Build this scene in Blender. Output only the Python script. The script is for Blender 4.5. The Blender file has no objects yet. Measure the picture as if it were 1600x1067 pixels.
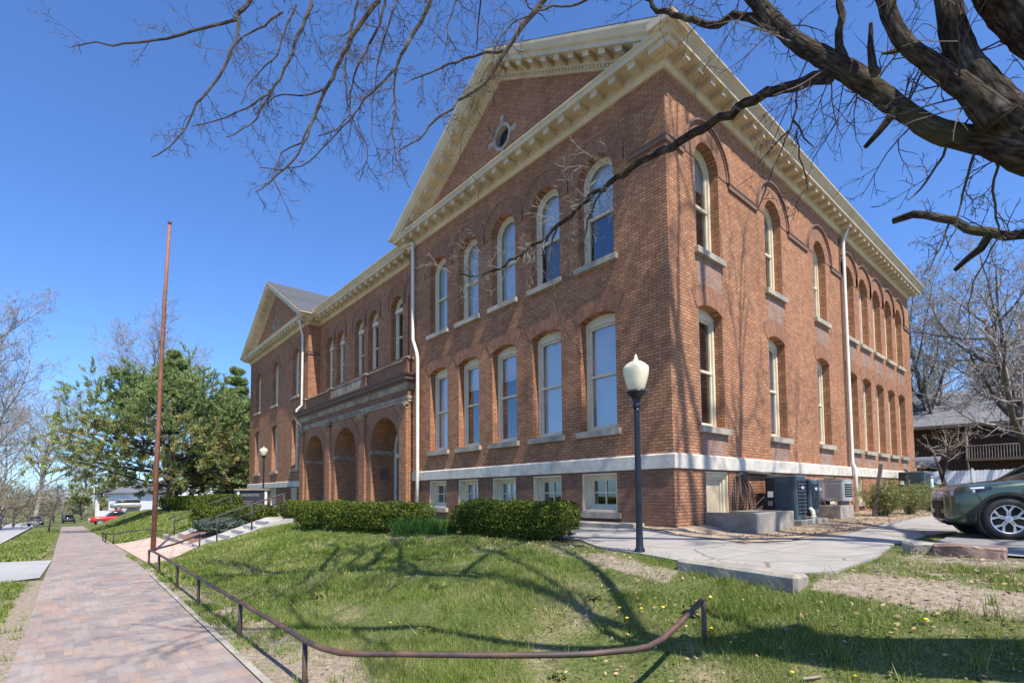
import bpy, bmesh, math, random
import numpy as np
from mathutils import Vector, Matrix
random.seed(7); rng = np.random.default_rng(7)
S = bpy.context.scene; COL = S.collection
R_ = math.radians; PI = math.pi
# ------------------------------------------------------------------ camera
CAM = Vector((6.352, -10.2175, 1.65)); YAW, PIT, ROL = 2.42133, 0.051214, -0.0097118
FPX, CX, CY = 802.07, 809.49, 729.80
F = Vector((math.cos(YAW)*math.cos(PIT), math.sin(YAW)*math.cos(PIT), math.sin(PIT)))
Rv = F.cross(Vector((0, 0, 1))).normalized(); Uv = Rv.cross(F)
R2 = Rv*math.cos(ROL)+Uv*math.sin(ROL); U2 = -Rv*math.sin(ROL)+Uv*math.cos(ROL)
cd = bpy.data.cameras.new('camera'); co = bpy.data.objects.new('camera', cd); COL.objects.link(co)
co.matrix_world = Matrix(((R2.x, U2.x, -F.x, CAM.x), (R2.y, U2.y, -F.y, CAM.y), (R2.z, U2.z, -F.z, CAM.z), (0, 0, 0, 1)))
cd.sensor_width = 36; cd.lens = FPX/1600*36
cd.shift_x = (800-CX)/1600; cd.shift_y = (CY-533.5)/1600
cd.clip_end = 3000; cd.clip_start = 0.05; S.camera = co
def at(px, py, D):            # a point of the place, D metres in front of the camera
    return CAM+D*(F+R2*((px-CX)/FPX)-U2*((py-CY)/FPX))
# ------------------------------------------------------------------ light
SUN = Vector((.62, -.115, 1)).normalized()
w = bpy.data.worlds.new("World"); S.world = w; w.use_nodes = True
nt = w.node_tree; bg = nt.nodes['Background']; sk = nt.nodes.new('ShaderNodeTexSky')
sk.sky_type = 'NISHITA'; sk.sun_disc = False; sk.sun_elevation = math.asin(SUN.z)
sk.sun_rotation = math.atan2(SUN.x, SUN.y); sk.air_density = 1.0; sk.dust_density = .7; sk.ozone_density = 3.4
sk.altitude = 300
tn = nt.nodes.new('ShaderNodeMix'); tn.data_type = 'RGBA'; tn.blend_type = 'MULTIPLY'; tn.inputs[0].default_value = 1; tn.inputs[7].default_value = (.76, 1.05, 1.48, 1)
nt.links.new(sk.outputs[0], tn.inputs[6]); nt.links.new(tn.outputs[2], bg.inputs[0]); bg.inputs[1].default_value = .104
sl = bpy.data.lights.new('sun', 'SUN'); sl.energy = 5; sl.angle = R_(.53); sl.color = (1, .95, .86)
so = bpy.data.objects.new('sun', sl); COL.objects.link(so); so.rotation_euler = SUN.to_track_quat('Z', 'Y').to_euler()
S.view_settings.view_transform = 'Standard'; S.view_settings.look = 'None'; S.view_settings.exposure = .66
# ------------------------------------------------------------------ materials
def newmat(name):
    m = bpy.data.materials.new(name); m.use_nodes = True
    n = m.node_tree.nodes; return m, n, m.node_tree.links, n['Principled BSDF']
def mixc(n, l, fac, a, b, mode='MIX'):
    x = n.new('ShaderNodeMix'); x.data_type = 'RGBA'; x.blend_type = mode
    for k, v in ((0, fac), (6, a), (7, b)):
        if hasattr(v, 'links'): l.new(v, x.inputs[k])
        elif k == 0: x.inputs[0].default_value = v
        else: x.inputs[k].default_value = (*v, 1) if len(v) == 3 else v
    return x.outputs[2]
def noise(n, l, vec, scale, detail=4, rough=.6):
    x = n.new('ShaderNodeTexNoise'); x.inputs['Scale'].default_value = scale; x.inputs['Detail'].default_value = detail
    x.inputs['Roughness'].default_value = rough
    if vec is not None: l.new(vec, x.inputs['Vector'])
    return x.outputs['Fac']
def ramp(n, l, fac, lo, hi, a=(0, 0, 0), b=(1, 1, 1)):
    x = n.new('ShaderNodeValToRGB'); l.new(fac, x.inputs[0]); e = x.color_ramp.elements
    e[0].position, e[1].position = lo, hi; e[0].color = (*a, 1); e[1].color = (*b, 1); return x.outputs[0]
def bump(n, l, b, h, strength=.3, dist=.01):
    x = n.new('ShaderNodeBump'); x.inputs['Strength'].default_value = strength; x.inputs['Distance'].default_value = dist
    l.new(h, x.inputs['Height']); l.new(x.outputs[0], b.inputs['Normal'])
def pos(n): return n.new('ShaderNodeNewGeometry').outputs['Position']
def math_(n, l, op, a, b=None):
    x = n.new('ShaderNodeMath'); x.operation = op
    for i, v in enumerate((a, b)):
        if v is None: continue
        if hasattr(v, 'links'): l.new(v, x.inputs[i])
        else: x.inputs[i].default_value = v
    return x.outputs[0]
def plain(name, c, rough=.6, c2=None, scale=3., metal=0., bstr=0., spec=.5, detail=6, lo=.35, hi=.65, obj=False, c3=None, s3=.4):
    m, n, l, b = newmat(name); b.inputs['Roughness'].default_value = rough; b.inputs['Metallic'].default_value = metal
    b.inputs['Specular IOR Level'].default_value = spec
    if c2 is None: b.inputs['Base Color'].default_value = (*c, 1); return m
    p = n.new('ShaderNodeTexCoord').outputs['Object'] if obj else pos(n)
    f = noise(n, l, p, scale, detail); o = mixc(n, l, ramp(n, l, f, lo, hi), c, c2)
    if c3: o = mixc(n, l, ramp(n, l, noise(n, l, p, s3, 5), .45, .7), o, c3)
    l.new(o, b.inputs['Base Color'])
    if bstr: bump(n, l, b, f, bstr)
    return m
def wallcoord(n, l):
    g = n.new('ShaderNodeNewGeometry'); sp = n.new('ShaderNodeSeparateXYZ'); l.new(g.outputs['Position'], sp.inputs[0])
    sn = n.new('ShaderNodeSeparateXYZ'); l.new(g.outputs['True Normal'], sn.inputs[0])
    k = math_(n, l, 'GREATER_THAN', math_(n, l, 'ABSOLUTE', sn.outputs[0]), .6)
    u = n.new('ShaderNodeMix'); l.new(k, u.inputs[0]); l.new(sp.outputs[0], u.inputs[2]); l.new(sp.outputs[1], u.inputs[3])
    c = n.new('ShaderNodeCombineXYZ'); l.new(u.outputs[0], c.inputs[0]); l.new(sp.outputs[2], c.inputs[1])
    return c.outputs[0], g.outputs['Position']
def brickmat(name, c1, c2, mortar, bw=.22, rh=.0745, ms=.011, uv=False, stain=(.6, .55, .55), big=.35, bst=.5):
    m, n, l, b = newmat(name); b.inputs['Roughness'].default_value = .85; b.inputs['Specular IOR Level'].default_value = .25
    if uv:
        v = n.new('ShaderNodeTexCoord').outputs['UV']; p = pos(n)
    else: v, p = wallcoord(n, l)
    t = n.new('ShaderNodeTexBrick'); l.new(v, t.inputs['Vector']); t.inputs['Scale'].default_value = 1
    t.inputs['Brick Width'].default_value = bw; t.inputs['Row Height'].default_value = rh; t.inputs['Mortar Size'].default_value = ms
    t.inputs['Color1'].default_value = (*c1, 1); t.inputs['Color2'].default_value = (*c2, 1); t.inputs['Mortar'].default_value = (*mortar, 1)
    t.inputs['Mortar Smooth'].default_value = .2
    mul = n.new('ShaderNodeMix'); mul.data_type = 'RGBA'; mul.blend_type = 'MULTIPLY'; mul.inputs[0].default_value = 1
    l.new(t.outputs['Color'], mul.inputs[6]); l.new(ramp(n, l, noise(n, l, v, 3.5, 3), .3, .7, (.80, .78, .78), (1.12, 1.12, 1.10)), mul.inputs[7])
    o = mul.outputs[2]
    o = mixc(n, l, math_(n, l, 'MULTIPLY', ramp(n, l, noise(n, l, p, big, 6), .42, .75), .55), o, mixc(n, l, 1., o, stain, 'MULTIPLY'))
    if not uv:
        sm_ = n.new('ShaderNodeMapping'); l.new(v, sm_.inputs[0]); sm_.inputs['Scale'].default_value = (2.2, .16, 1)
        o = mixc(n, l, math_(n, l, 'MULTIPLY', ramp(n, l, noise(n, l, sm_.outputs[0], 1, 6, .65), .5, .72), .5), o, mixc(n, l, 1., o, (.62, .57, .55), 'MULTIPLY'))
        o = mixc(n, l, math_(n, l, 'MULTIPLY', ramp(n, l, noise(n, l, p, .8, 5), .58, .75), .35), o, mixc(n, l, 1., o, (1.35, 1.4, 1.45), 'MULTIPLY'))
    l.new(o, b.inputs['Base Color'])
    h = math_(n, l, 'SUBTRACT', noise(n, l, v, 40, 3), t.outputs['Fac'])
    bump(n, l, b, h, bst, .008); return m
M = {}
M['brick'] = brickmat('brick', (.56, .258, .125), (.385, .165, .08), (.19, .12, .08), ms=.014)
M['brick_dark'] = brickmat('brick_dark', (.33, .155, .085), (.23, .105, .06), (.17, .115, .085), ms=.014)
M['arch'] = brickmat('brick_arch', (.37, .155, .075), (.25, .10, .05), (.27, .19, .135), bw=.215, rh=.075, uv=True)
M['stone'] = plain('stone', (.45, .385, .29), .85, (.32, .275, .205), 6, bstr=.25, c3=(.2, .19, .17), s3=1.2)
M['porchstone'] = plain('porch_stone', (.38, .31, .225), .85, (.235, .185, .135), 4, bstr=.25, c3=(.14, .115, .085), s3=1.)
M['band'] = plain('painted_band', (.66, .61, .52), .7, (.52, .47, .38), 7, bstr=.3, c3=(.44, .39, .31), s3=2.2)
M['cream'] = plain('cream_paint', (.66, .54, .365), .55, (.60, .48, .31), 2, bstr=.03, c3=(.50, .395, .25), s3=.8)
M['wframe'] = plain('window_paint', (.72, .62, .45), .5, (.63, .54, .385), 3)
M['white'] = plain('white_paint', (.74, .72, .66), .5, (.64, .61, .55), 3)
M['shingle'] = brickmat('shingle', (.12, .125, .13), (.075, .08, .088), (.05, .05, .055), bw=.35, rh=.1, ms=.008, stain=(.8, .8, .8))
M['browncap'] = plain('brown_cornice', (.15, .09, .07), .7, (.10, .065, .05), 3, bstr=.1)
M['shadeblack'] = plain('shade_black', (.012, .012, .014), .9)  # black that stands in for shade, in the rooms and the far porch
M['blind'] = plain('window_blind', (.82, .81, .78), .8, (.68, .67, .65), .6)
M['infill'] = brickmat('infill_brick', (.36, .20, .14), (.27, .15, .11), (.32, .26, .21), stain=(.7, .68, .7))
M['course'] = plain('dark_course', (.15, .085, .062), .8, (.20, .115, .08), 6, bstr=.2)
M['concrete'] = plain('concrete', (.47, .44, .40), .85, (.36, .335, .30), 2.5, bstr=.15, c3=(.30, .27, .235), s3=.7)
M['concrete_old'] = plain('concrete_old', (.38, .34, .28), .9, (.26, .23, .19), 5, bstr=.4, c3=(.18, .16, .13), s3=2.)
M['pinkpave'] = brickmat('pink_paving', (.56, .43, .35), (.47, .35, .28), (.40, .33, .27), bw=.2, rh=.1, ms=.006, stain=(.8, .75, .7))
def walkmat():
    m, n, l, b = newmat('concrete_walk'); b.inputs['Roughness'].default_value = .88; p = pos(n)
    o = mixc(n, l, ramp(n, l, noise(n, l, p, 3, 6), .35, .65), (.335, .305, .275), (.26, .235, .21))
    o = mixc(n, l, math_(n, l, 'MULTIPLY', ramp(n, l, noise(n, l, p, .8, 6), .45, .7), .6), o, (.30, .275, .245))
    o = mixc(n, l, math_(n, l, 'MULTIPLY', ramp(n, l, noise(n, l, p, 22, 4), .55, .75), .35), o, (.27, .25, .22))
    t = n.new('ShaderNodeTexBrick'); l.new(p, t.inputs[0]); t.inputs['Scale'].default_value = 1; t.inputs['Brick Width'].default_value = 1.55; t.inputs['Row Height'].default_value = 1.42; t.inputs['Mortar Size'].default_value = .011; t.offset = 0
    o = mixc(n, l, math_(n, l, 'MULTIPLY', t.outputs['Fac'], .8), o, (.13, .115, .095))
    v = n.new('ShaderNodeTexVoronoi'); v.feature = 'DISTANCE_TO_EDGE'; v.inputs['Scale'].default_value = .42
    w_ = n.new('ShaderNodeMix'); w_.data_type = 'VECTOR'; w_.inputs[0].default_value = .12; l.new(p, w_.inputs[4]); nz = n.new('ShaderNodeTexNoise'); nz.inputs['Scale'].default_value = 2.5; nz.inputs['Detail'].default_value = 6; l.new(p, nz.inputs[0]); l.new(nz.outputs[1], w_.inputs[5]); l.new(w_.outputs[1], v.inputs[0])
    o = mixc(n, l, math_(n, l, 'MULTIPLY', math_(n, l, 'LESS_THAN', v.outputs[0], .006), .75), o, (.12, .105, .09)); l.new(o, b.inputs['Base Color'])
    bump(n, l, b, math_(n, l, 'SUBTRACT', noise(n, l, p, 14, 6), t.outputs['Fac']), .25, .015); return m
M['walk'] = walkmat()
M['asphalt'] = plain('asphalt', (.21, .205, .20), .9, (.16, .155, .15), 8, bstr=.2, c3=(.27, .26, .25), s3=.5)
M['street'] = plain('street_concrete', (.36, .35, .34), .9, (.30, .29, .28), 1.5, c3=(.28, .275, .27), s3=.3)
M['dirt'] = plain('dirt', (.36, .275, .19), .95, (.24, .18, .12), 7, bstr=.6, c3=(.40, .33, .24), s3=1.5)
M['litter_dirt'] = plain('leafy_dirt', (.30, .225, .15), .95, (.15, .105, .07), 14, bstr=.8, c3=(.38, .30, .21), s3=2.)
M['black'] = plain('black_iron', (.012, .014, .022), .38, spec=.5)
M['rust'] = plain('rusty_iron', (.075, .045, .034), .6, (.035, .028, .026), 9, bstr=.2, c3=(.16, .075, .045), s3=3)
M['darkrail'] = plain('dark_rail', (.018, .016, .017), .5, (.035, .027, .025), 8)
M['rustpole'] = plain('rust_pole', (.26, .105, .06), .7, (.16, .065, .04), 5, bstr=.15)
M['globe'] = plain('lamp_globe', (.80, .72, .50), .14, spec=.6)
M['downpipe'] = plain('downpipe', (.76, .71, .62), .4, (.66, .60, .5), 2.5)
M['steel'] = plain('grey_steel', (.35, .35, .33), .45, (.26, .26, .25), 3, metal=.3)
M['teal'] = plain('teal_casing', (.055, .085, .105), .4, (.04, .062, .078), 3)
M['slot'] = plain('dark_slot', (.01, .011, .013), .7)
M['acgrey'] = plain('grey_casing', (.36, .36, .34), .5, (.28, .28, .26), 3)
M['label'] = plain('sticker', (.8, .8, .78), .5)
M['pinklabel'] = plain('badge', (.75, .5, .5), .5)
M['pvc'] = plain('pipe_cream', (.62, .6, .48), .5)
M['hose'] = plain('pipe_insulation', (.06, .05, .045), .8, (.12, .09, .07), 12)
M['wood'] = plain('weathered_wood', (.12, .095, .085), .85, (.2, .165, .15), 12, bstr=.3)
M['mulch'] = plain('mulch', (.24, .13, .085), .95, (.12, .07, .05), 15, bstr=.8)
M['redpaint'] = plain('red_paint', (.52, .02, .025), .25)
M['bluecar'] = plain('blue_paint', (.025, .03, .085), .3)
M['tyre'] = plain('tyre', (.018, .018, .018), .8)
M['rim'] = plain('alloy', (.62, .63, .66), .3, metal=.8)
M['blackplastic'] = plain('black_plastic', (.014, .015, .015), .55)
M['lens'] = plain('headlight_lens', (.55, .56, .6), .06, spec=1.)
M['lensdark'] = plain('headlight_dark', (.02, .02, .025), .08, spec=1.)
M['sidingwhite'] = plain('white_siding', (.76, .77, .78), .6, (.68, .69, .7), 1.5)
M['greyroof'] = plain('grey_roof', (.155, .155, .16), .8, (.11, .11, .118), 2.)
M['fence'] = plain('fence_white', (.74, .75, .8), .6, (.64, .65, .7), 2)
M['gold'] = plain('dandelion', (.85, .6, .02), .7)
def carpaint():
    m, n, l, b = newmat('green_car_paint'); b.inputs['Base Color'].default_value = (.085, .115, .075, 1)
    b.inputs['Metallic'].default_value = .55; b.inputs['Roughness'].default_value = .32; b.inputs['Coat Weight'].default_value = 1; b.inputs['Coat Roughness'].default_value = .03
    return m
M['carpaint'] = carpaint()
def glassmat(name, tint, refl):
    m, n, l, b = newmat(name); n.remove(b); o = n['Material Output']
    g = n.new('ShaderNodeBsdfGlossy'); g.inputs['Roughness'].default_value = .015; g.inputs['Color'].default_value = (.9, .95, 1, 1)
    t = n.new('ShaderNodeBsdfTransparent'); t.inputs['Color'].default_value = (*tint, 1)
    fr = n.new('ShaderNodeFresnel'); fr.inputs['IOR'].default_value = 1.5
    bp = n.new('ShaderNodeBump'); bp.inputs['Strength'].default_value = .06; bp.inputs['Distance'].default_value = .02
    l.new(noise(n, l, pos(n), 1.6, 1), bp.inputs['Height']); l.new(bp.outputs[0], g.inputs['Normal'])
    x = n.new('ShaderNodeMixShader'); l.new(math_(n, l, 'ADD', fr.outputs[0], refl), x.inputs[0]); l.new(t.outputs[0], x.inputs[1]); l.new(g.outputs[0], x.inputs[2])
    l.new(x.outputs[0], o.inputs[0]); return m
M['glass'] = glassmat('window_glass', (.86, .90, .93), .16)
def leafmat(name, cols, transl=.3, island=True, patch=None, rough=.6):
    m, n, l, b = newmat(name); b.inputs['Roughness'].default_value = rough; b.inputs['Specular IOR Level'].default_value = .25
    r = n.new('ShaderNodeValToRGB'); e = r.color_ramp.elements
    while len(e) < len(cols): e.new(.5)
    for i, c in enumerate(cols): e[i].position = i/(len(cols)-1); e[i].color = (*c, 1)
    f = n.new('ShaderNodeNewGeometry').outputs['Random Per Island']
    if patch:
        f = math_(n, l, 'ADD', math_(n, l, 'MULTIPLY', f, .5), math_(n, l, 'MULTIPLY', math_(n, l, 'SUBTRACT', noise(n, l, pos(n), patch, 5), .25), 1.05))
    l.new(f, r.inputs[0]); l.new(r.outputs[0], b.inputs['Base Color'])
    t = n.new('ShaderNodeBsdfTranslucent'); l.new(r.outputs[0], t.inputs[0]); x = n.new('ShaderNodeMixShader'); x.inputs[0].default_value = transl
    l.new(b.outputs[0], x.inputs[1]); l.new(t.outputs[0], x.inputs[2]); l.new(x.outputs[0], n['Material Output'].inputs[0]); return m
M['grassblade'] = leafmat('grass_blade', [(.065, .125, .018), (.11, .185, .025), (.17, .24, .038), (.25, .285, .07), (.42, .385, .175), (.50, .45, .26)], patch=.9)
M['hedge'] = leafmat('hedge_leaf', [(.025, .05, .01), (.06, .10, .013), (.125, .165, .02), (.22, .235, .03)])
M['juniper'] = leafmat('juniper_leaf', [(.07, .105, .075), (.11, .15, .11), (.15, .19, .14)])
M['lily'] = leafmat('lily_leaf', [(.035, .10, .016), (.055, .15, .025), (.10, .20, .045)])
M['pine'] = leafmat('pine_needle', [(.13, .19, .085), (.21, .29, .11), (.30, .36, .125), (.42, .40, .16)], patch=.35)
M['pinebrown'] = leafmat('pine_needle_tan', [(.24, .24, .085), (.38, .32, .12), (.46, .35, .15)])
M['shrub'] = leafmat('shrub_leaf', [(.09, .14, .03), (.16, .21, .05), (.24, .26, .08), (.24, .19, .10)])
M['bud'] = leafmat('spring_bud', [(.20, .21, .10), (.28, .27, .14), (.32, .26, .17)])
M['willow'] = leafmat('spring_leaf', [(.16, .20, .05), (.24, .27, .08), (.3, .31, .12)])
M['deadleaf'] = leafmat('dead_leaf', [(.20, .12, .06), (.33, .22, .12), (.45, .34, .21), (.3, .24, .18)], transl=.1)
def barkmat(name, a, b_, moss, sc=9, pale=(.17, .15, .125)):
    m, n, l, b = newmat(name); b.inputs['Roughness'].default_value = .95; b.inputs['Specular IOR Level'].default_value = .15
    c = n.new('ShaderNodeTexCoord').outputs['UV']; mp = n.new('ShaderNodeMapping'); l.new(c, mp.inputs[0]); mp.inputs['Scale'].default_value = (sc*1.7, sc*.62, 1)
    f = noise(n, l, mp.outputs[0], 1, 6, .7); p = pos(n)
    v = n.new('ShaderNodeTexVoronoi'); l.new(mp.outputs[0], v.inputs[0]); v.feature = 'DISTANCE_TO_EDGE'; v.inputs['Scale'].default_value = .8
    h = math_(n, l, 'ADD', f, math_(n, l, 'MINIMUM', v.outputs[0], .35))
    o = mixc(n, l, ramp(n, l, h, .45, .85), a, b_)
    o = mixc(n, l, ramp(n, l, noise(n, l, p, 5, 5), .52, .68), o, mixc(n, l, ramp(n, l, h, .4, .8), a, pale))
    if moss: o = mixc(n, l, math_(n, l, 'MULTIPLY', ramp(n, l, noise(n, l, p, 2.2, 6), .5, .62), .7), o, moss)
    l.new(o, b.inputs['Base Color']); bump(n, l, b, h, 1., .03); return m
M['bark'] = barkmat('bark', (.015, .011, .009), (.095, .068, .05), (.085, .08, .038), sc=15)
M['twig'] = plain('twig', (.04, .028, .026), .8, (.085, .06, .052), 6)
M['twigpale'] = plain('pale_twig', (.33, .28, .22), .85, (.2, .16, .12), 6)
M['greytwig'] = plain('grey_twig', (.34, .30, .27), .9, (.23, .195, .175), 2)
M['brush'] = plain('brown_brush', (.22, .165, .115), .9, (.15, .115, .08), 2)
M['greybark'] = plain('grey_bark', (.13, .105, .085), .95, (.07, .055, .045), 6, bstr=.5)
M['darkbark'] = plain('dark_bark', (.05, .038, .032), .95, (.025, .02, .018), 8, bstr=.5)
# ------------------------------------------------------------------ mesh helpers
class MB:
    def __init__(s): s.v = []; s.f = []; s.uv = {}
    def add(s, vs, fs, uvs=None):
        o = len(s.v); s.v.extend(tuple(x) for x in vs)
        for i, f in enumerate(fs):
            if uvs is not None: s.uv[len(s.f)] = uvs[i]
            s.f.append(tuple(o+k for k in f))
    def box(s, x0, x1, y0, y1, z0, z1, M4=None):
        v = [Vector((x, y, z)) for z in (z0, z1) for x, y in ((x0, y0), (x1, y0), (x1, y1), (x0, y1))]
        if M4: v = [M4 @ p for p in v]
        s.add(v, [(3, 2, 1, 0), (4, 5, 6, 7), (0, 1, 5, 4), (1, 2, 6, 5), (2, 3, 7, 6), (3, 0, 4, 7)]); return s
    def tube(s, pts, radii, n=8, cap=True, bumpy=0., uvscale=1.):
        pts = [Vector(p) for p in pts]
        if not hasattr(radii, '__len__'): radii = [radii]*len(pts)
        o = len(s.v); prev = None; L = 0; k = len(pts); base = len(s.f)
        for i, p in enumerate(pts):
            t = (pts[min(i+1, k-1)]-pts[max(i-1, 0)])
            t = t.normalized() if t.length > 1e-9 else Vector((0, 0, 1))
            if prev is None:
                a = Vector((0, 0, 1)) if abs(t.z) < .9 else Vector((1, 0, 0)); u = t.cross(a).normalized()
            else:
                u = prev-t*prev.dot(t); u = u.normalized() if u.length > 1e-6 else t.orthogonal().normalized()
            prev = u; v = t.cross(u)
            for j in range(n):
                a = 2*PI*j/n; r = radii[i]*(1+(random.uniform(-bumpy, bumpy) if bumpy else 0))
                s.v.append(tuple(p+u*(math.cos(a)*r)+v*(math.sin(a)*r)))
        L = 0
        for i in range(k-1):
            dl = (pts[i+1]-pts[i]).length
            for j in range(n):
                a, b = o+i*n+j, o+i*n+(j+1) % n
                if uvscale and bumpy:
                    r = max(radii[0], .05)*2*PI
                    s.uv[len(s.f)] = [(j/n*r, L), ((j+1)/n*r, L), ((j+1)/n*r, L+dl), (j/n*r, L+dl)]
                s.f.append((a, b, b+n, a+n))
            L += dl
        if cap:
            s.f.append(tuple(o+j for j in reversed(range(n)))); s.f.append(tuple(o+(k-1)*n+j for j in range(n)))
        return s
    def lathe(s, prof, n=20, c=(0, 0, 0), M4=None, cap=True):
        o = []; fs = []
        for r, z in prof:
            for j in range(n):
                a = 2*PI*j/n; p = Vector((c[0]+r*math.cos(a), c[1]+r*math.sin(a), c[2]+z)); o.append(M4 @ p if M4 else p)
        k = len(prof)
        for i in range(k-1):
            for j in range(n):
                fs.append((i*n+j, i*n+(j+1) % n, (i+1)*n+(j+1) % n, (i+1)*n+j))
        if cap: fs.append(tuple(reversed(range(n)))); fs.append(tuple((k-1)*n+j for j in range(n)))
        s.add(o, fs); return s
    def ring(s, Fr, A, da, B, db):
        n = len(A); v = [Fr(u, da, z) for u, z in A]+[Fr(u, db, z) for u, z in B]
        s.add(v, [(i, (i+1) % n, n+(i+1) % n, n+i) for i in range(n)]); return s
    def poly(s, Fr, A, d): s.add([Fr(u, d, z) for u, z in A], [tuple(range(len(A)))]); return s
    def slab(s, Fr, A, d0, d1): s.poly(Fr, A, d0); s.poly(Fr, A, d1); return s.ring(Fr, A, d0, A, d1)
    def fbox(s, Fr, u0, u1, d0, d1, z0, z1): return s.slab(Fr, [(u0, z0), (u1, z0), (u1, z1), (u0, z1)], d0, d1)
    def build(s, name, mat, parent=None, smooth=False, loc=None, bevel=0, recalc=False):
        me = bpy.data.meshes.new(name); me.from_pydata([tuple(v) for v in s.v], [], s.f)
        if s.uv:
            ul = me.uv_layers.new(name='UVMap'); arr = np.zeros((len(me.loops), 2), np.float32); li = 0
            for i, f in enumerate(s.f):
                u = s.uv.get(i)
                if u is not None: arr[li:li+len(f)] = u
                li += len(f)
            ul.data.foreach_set('uv', arr.ravel())
        if recalc:
            bm = bmesh.new(); bm.from_mesh(me); bmesh.ops.recalc_face_normals(bm, faces=bm.faces); bm.to_mesh(me); bm.free()
        return link(name, me, mat, parent, smooth, loc, bevel)
def link(name, me, mat, parent=None, smooth=False, loc=None, bevel=0):
    if mat is not None: me.materials.append(M[mat] if isinstance(mat, str) else mat)
    if smooth: me.polygons.foreach_set('use_smooth', [True]*len(me.polygons))
    o = bpy.data.objects.new(name, me); COL.objects.link(o); o.parent = parent
    if loc is not None: o.location = loc
    if bevel:
        b = o.modifiers.new('bevel', 'BEVEL'); b.width = bevel; b.segments = 2; b.limit_method = 'ANGLE'
    return o
def fast(name, V, Q, mat, parent=None, k=4, loc=None, smooth=False):   # numpy verts, faces of k corners
    me = bpy.data.meshes.new(name); V = np.asarray(V, np.float32); Q = np.asarray(Q, np.int32)
    me.vertices.add(len(V)); me.vertices.foreach_set('co', V.ravel()); me.loops.add(Q.size); me.loops.foreach_set('vertex_index', Q.ravel())
    me.polygons.add(len(Q)); me.polygons.foreach_set('loop_start', np.arange(0, Q.size, k, dtype=np.int32))
    me.polygons.foreach_set('loop_total', np.full(len(Q), k, np.int32)); me.update(calc_edges=True)
    return link(name, me, mat, parent, smooth, loc)
def tag(o, label=None, cat=None, group=None, kind=None):
    for k, v in (('label', label), ('category', cat), ('group', group), ('kind', kind)):
        if v: o[k] = v
    return o
def thing(name, label, cat, loc=(0, 0, 0), rz=0, group=None):
    o = bpy.data.objects.new(name, None); COL.objects.link(o); o.location = loc; o.rotation_euler = (0, 0, rz); o.empty_display_size = .2
    return tag(o, label, cat, group)
def copy_tree(o, parent=None):
    c = o.copy(); COL.objects.link(c)
    if parent is not None: c.parent = parent
    for ch in list(o.children): copy_tree(ch, c)
    return c
def structure(o): o['kind'] = 'structure'; return o
# ------------------------------------------------------------------ the lie of the land
def ss(t): t = np.clip(t, 0, 1); return t*t*(3-2*t)
def ground(x, y):
    x = np.asarray(x, float); y = np.asarray(y, float)
    s = np.maximum(-0.027*np.maximum(0, -x-8), -5)
    P = .76-.0125*np.maximum(0, -x-20)-.01*np.maximum(0, -x-60)
    P = np.maximum(P, s)+.07*ss((y+1.2)/1.1)*ss((x+3)/2)*(1-ss((x-.1)/.5))-.07*ss((y+.6)/1.)*ss((x-.3)/.6)*(1-ss((x-1.6)/1.2))*(1-ss((y-2)/3))
    y0 = -8.45+1.85*ss((x-1)/3); y1 = -3.9-.15*ss((x-1)/2)
    t = np.clip((y-y0)/(y1-y0), 0, 1); t = .45*t+.55*ss(t)
    dep = .36*ss((x+22.3)/.35)*(1-ss((x+12.6)/.3))*ss((y+7.3)/.5)*(1-ss((y+4.2)/.7))
    micro = -dep+.012*np.sin(1.7*x+.6*y)*np.sin(1.3*y-.4*x)*ss(t*4)
    return s*(1-t)+P*t+micro
def gz(x, y): return float(ground(x, y))
def on(x, y, dz=0): return Vector((x, y, gz(x, y)+dz))
def axis(parts):
    a = [parts[0][0]]
    for lo, hi, st in parts: a += list(np.linspace(lo, hi, max(2, int(round((hi-lo)/st))+1))[1:])
    return np.array(a)
gx = axis([(-1500, -220, 160), (-220, -110, 10), (-110, -24, 2), (-24, 9, .125), (9, 30, 1.5), (30, 600, 95)])
gy = axis([(-600, -60, 90), (-60, -14, 4), (-14, 4, .125), (4, 30, 1.5), (30, 90, 6), (90, 1200, 185)])
X, Y = np.meshgrid(gx, gy, indexing='ij'); Z = ground(X, Y)
def streetcut(x, y): return np.where((y < -12.0-.018*np.maximum(0, -x-10)) & (y > -22.5), .17, 0)
Z = Z-streetcut(X, Y); nx, ny = X.shape
ii, jj = np.meshgrid(np.arange(nx-1), np.arange(ny-1), indexing='ij'); a = (ii*ny+jj).ravel()
ter = fast('ground', np.stack([X, Y, Z], -1).reshape(-1, 3), np.stack([a, a+ny, a+ny+1, a+1], 1), None, smooth=True)
m, n, l, b = newmat('ground_grass'); b.inputs['Roughness'].default_value = .95; b.inputs['Specular IOR Level'].default_value = .1
p = pos(n); f1 = noise(n, l, p, .9, 5); f2 = noise(n, l, p, 34, 4)
g = mixc(n, l, ramp(n, l, f2, .35, .65), (.045, .065, .018), (.14, .155, .05)); d_ = mixc(n, l, ramp(n, l, f2, .35, .65), (.13, .105, .06), (.34, .285, .165))
at_ = n.new('ShaderNodeAttribute'); at_.attribute_name = 'bare'
so_ = mixc(n, l, ramp(n, l, noise(n, l, p, 16, 5), .35, .68), (.20, .155, .115), (.36, .30, .23))
gr = mixc(n, l, ramp(n, l, f1, .50, .70), g, d_)
k_ = math_(n, l, 'ADD', at_.outputs['Fac'], math_(n, l, 'MULTIPLY', math_(n, l, 'SUBTRACT', noise(n, l, p, 5, 6, .7), .5), 1.3))
l.new(mixc(n, l, ramp(n, l, k_, .42, .58), gr, so_), b.inputs['Base Color']); bump(n, l, b, f2, .8, .03)
ter.data.materials.append(m); structure(ter)
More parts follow.
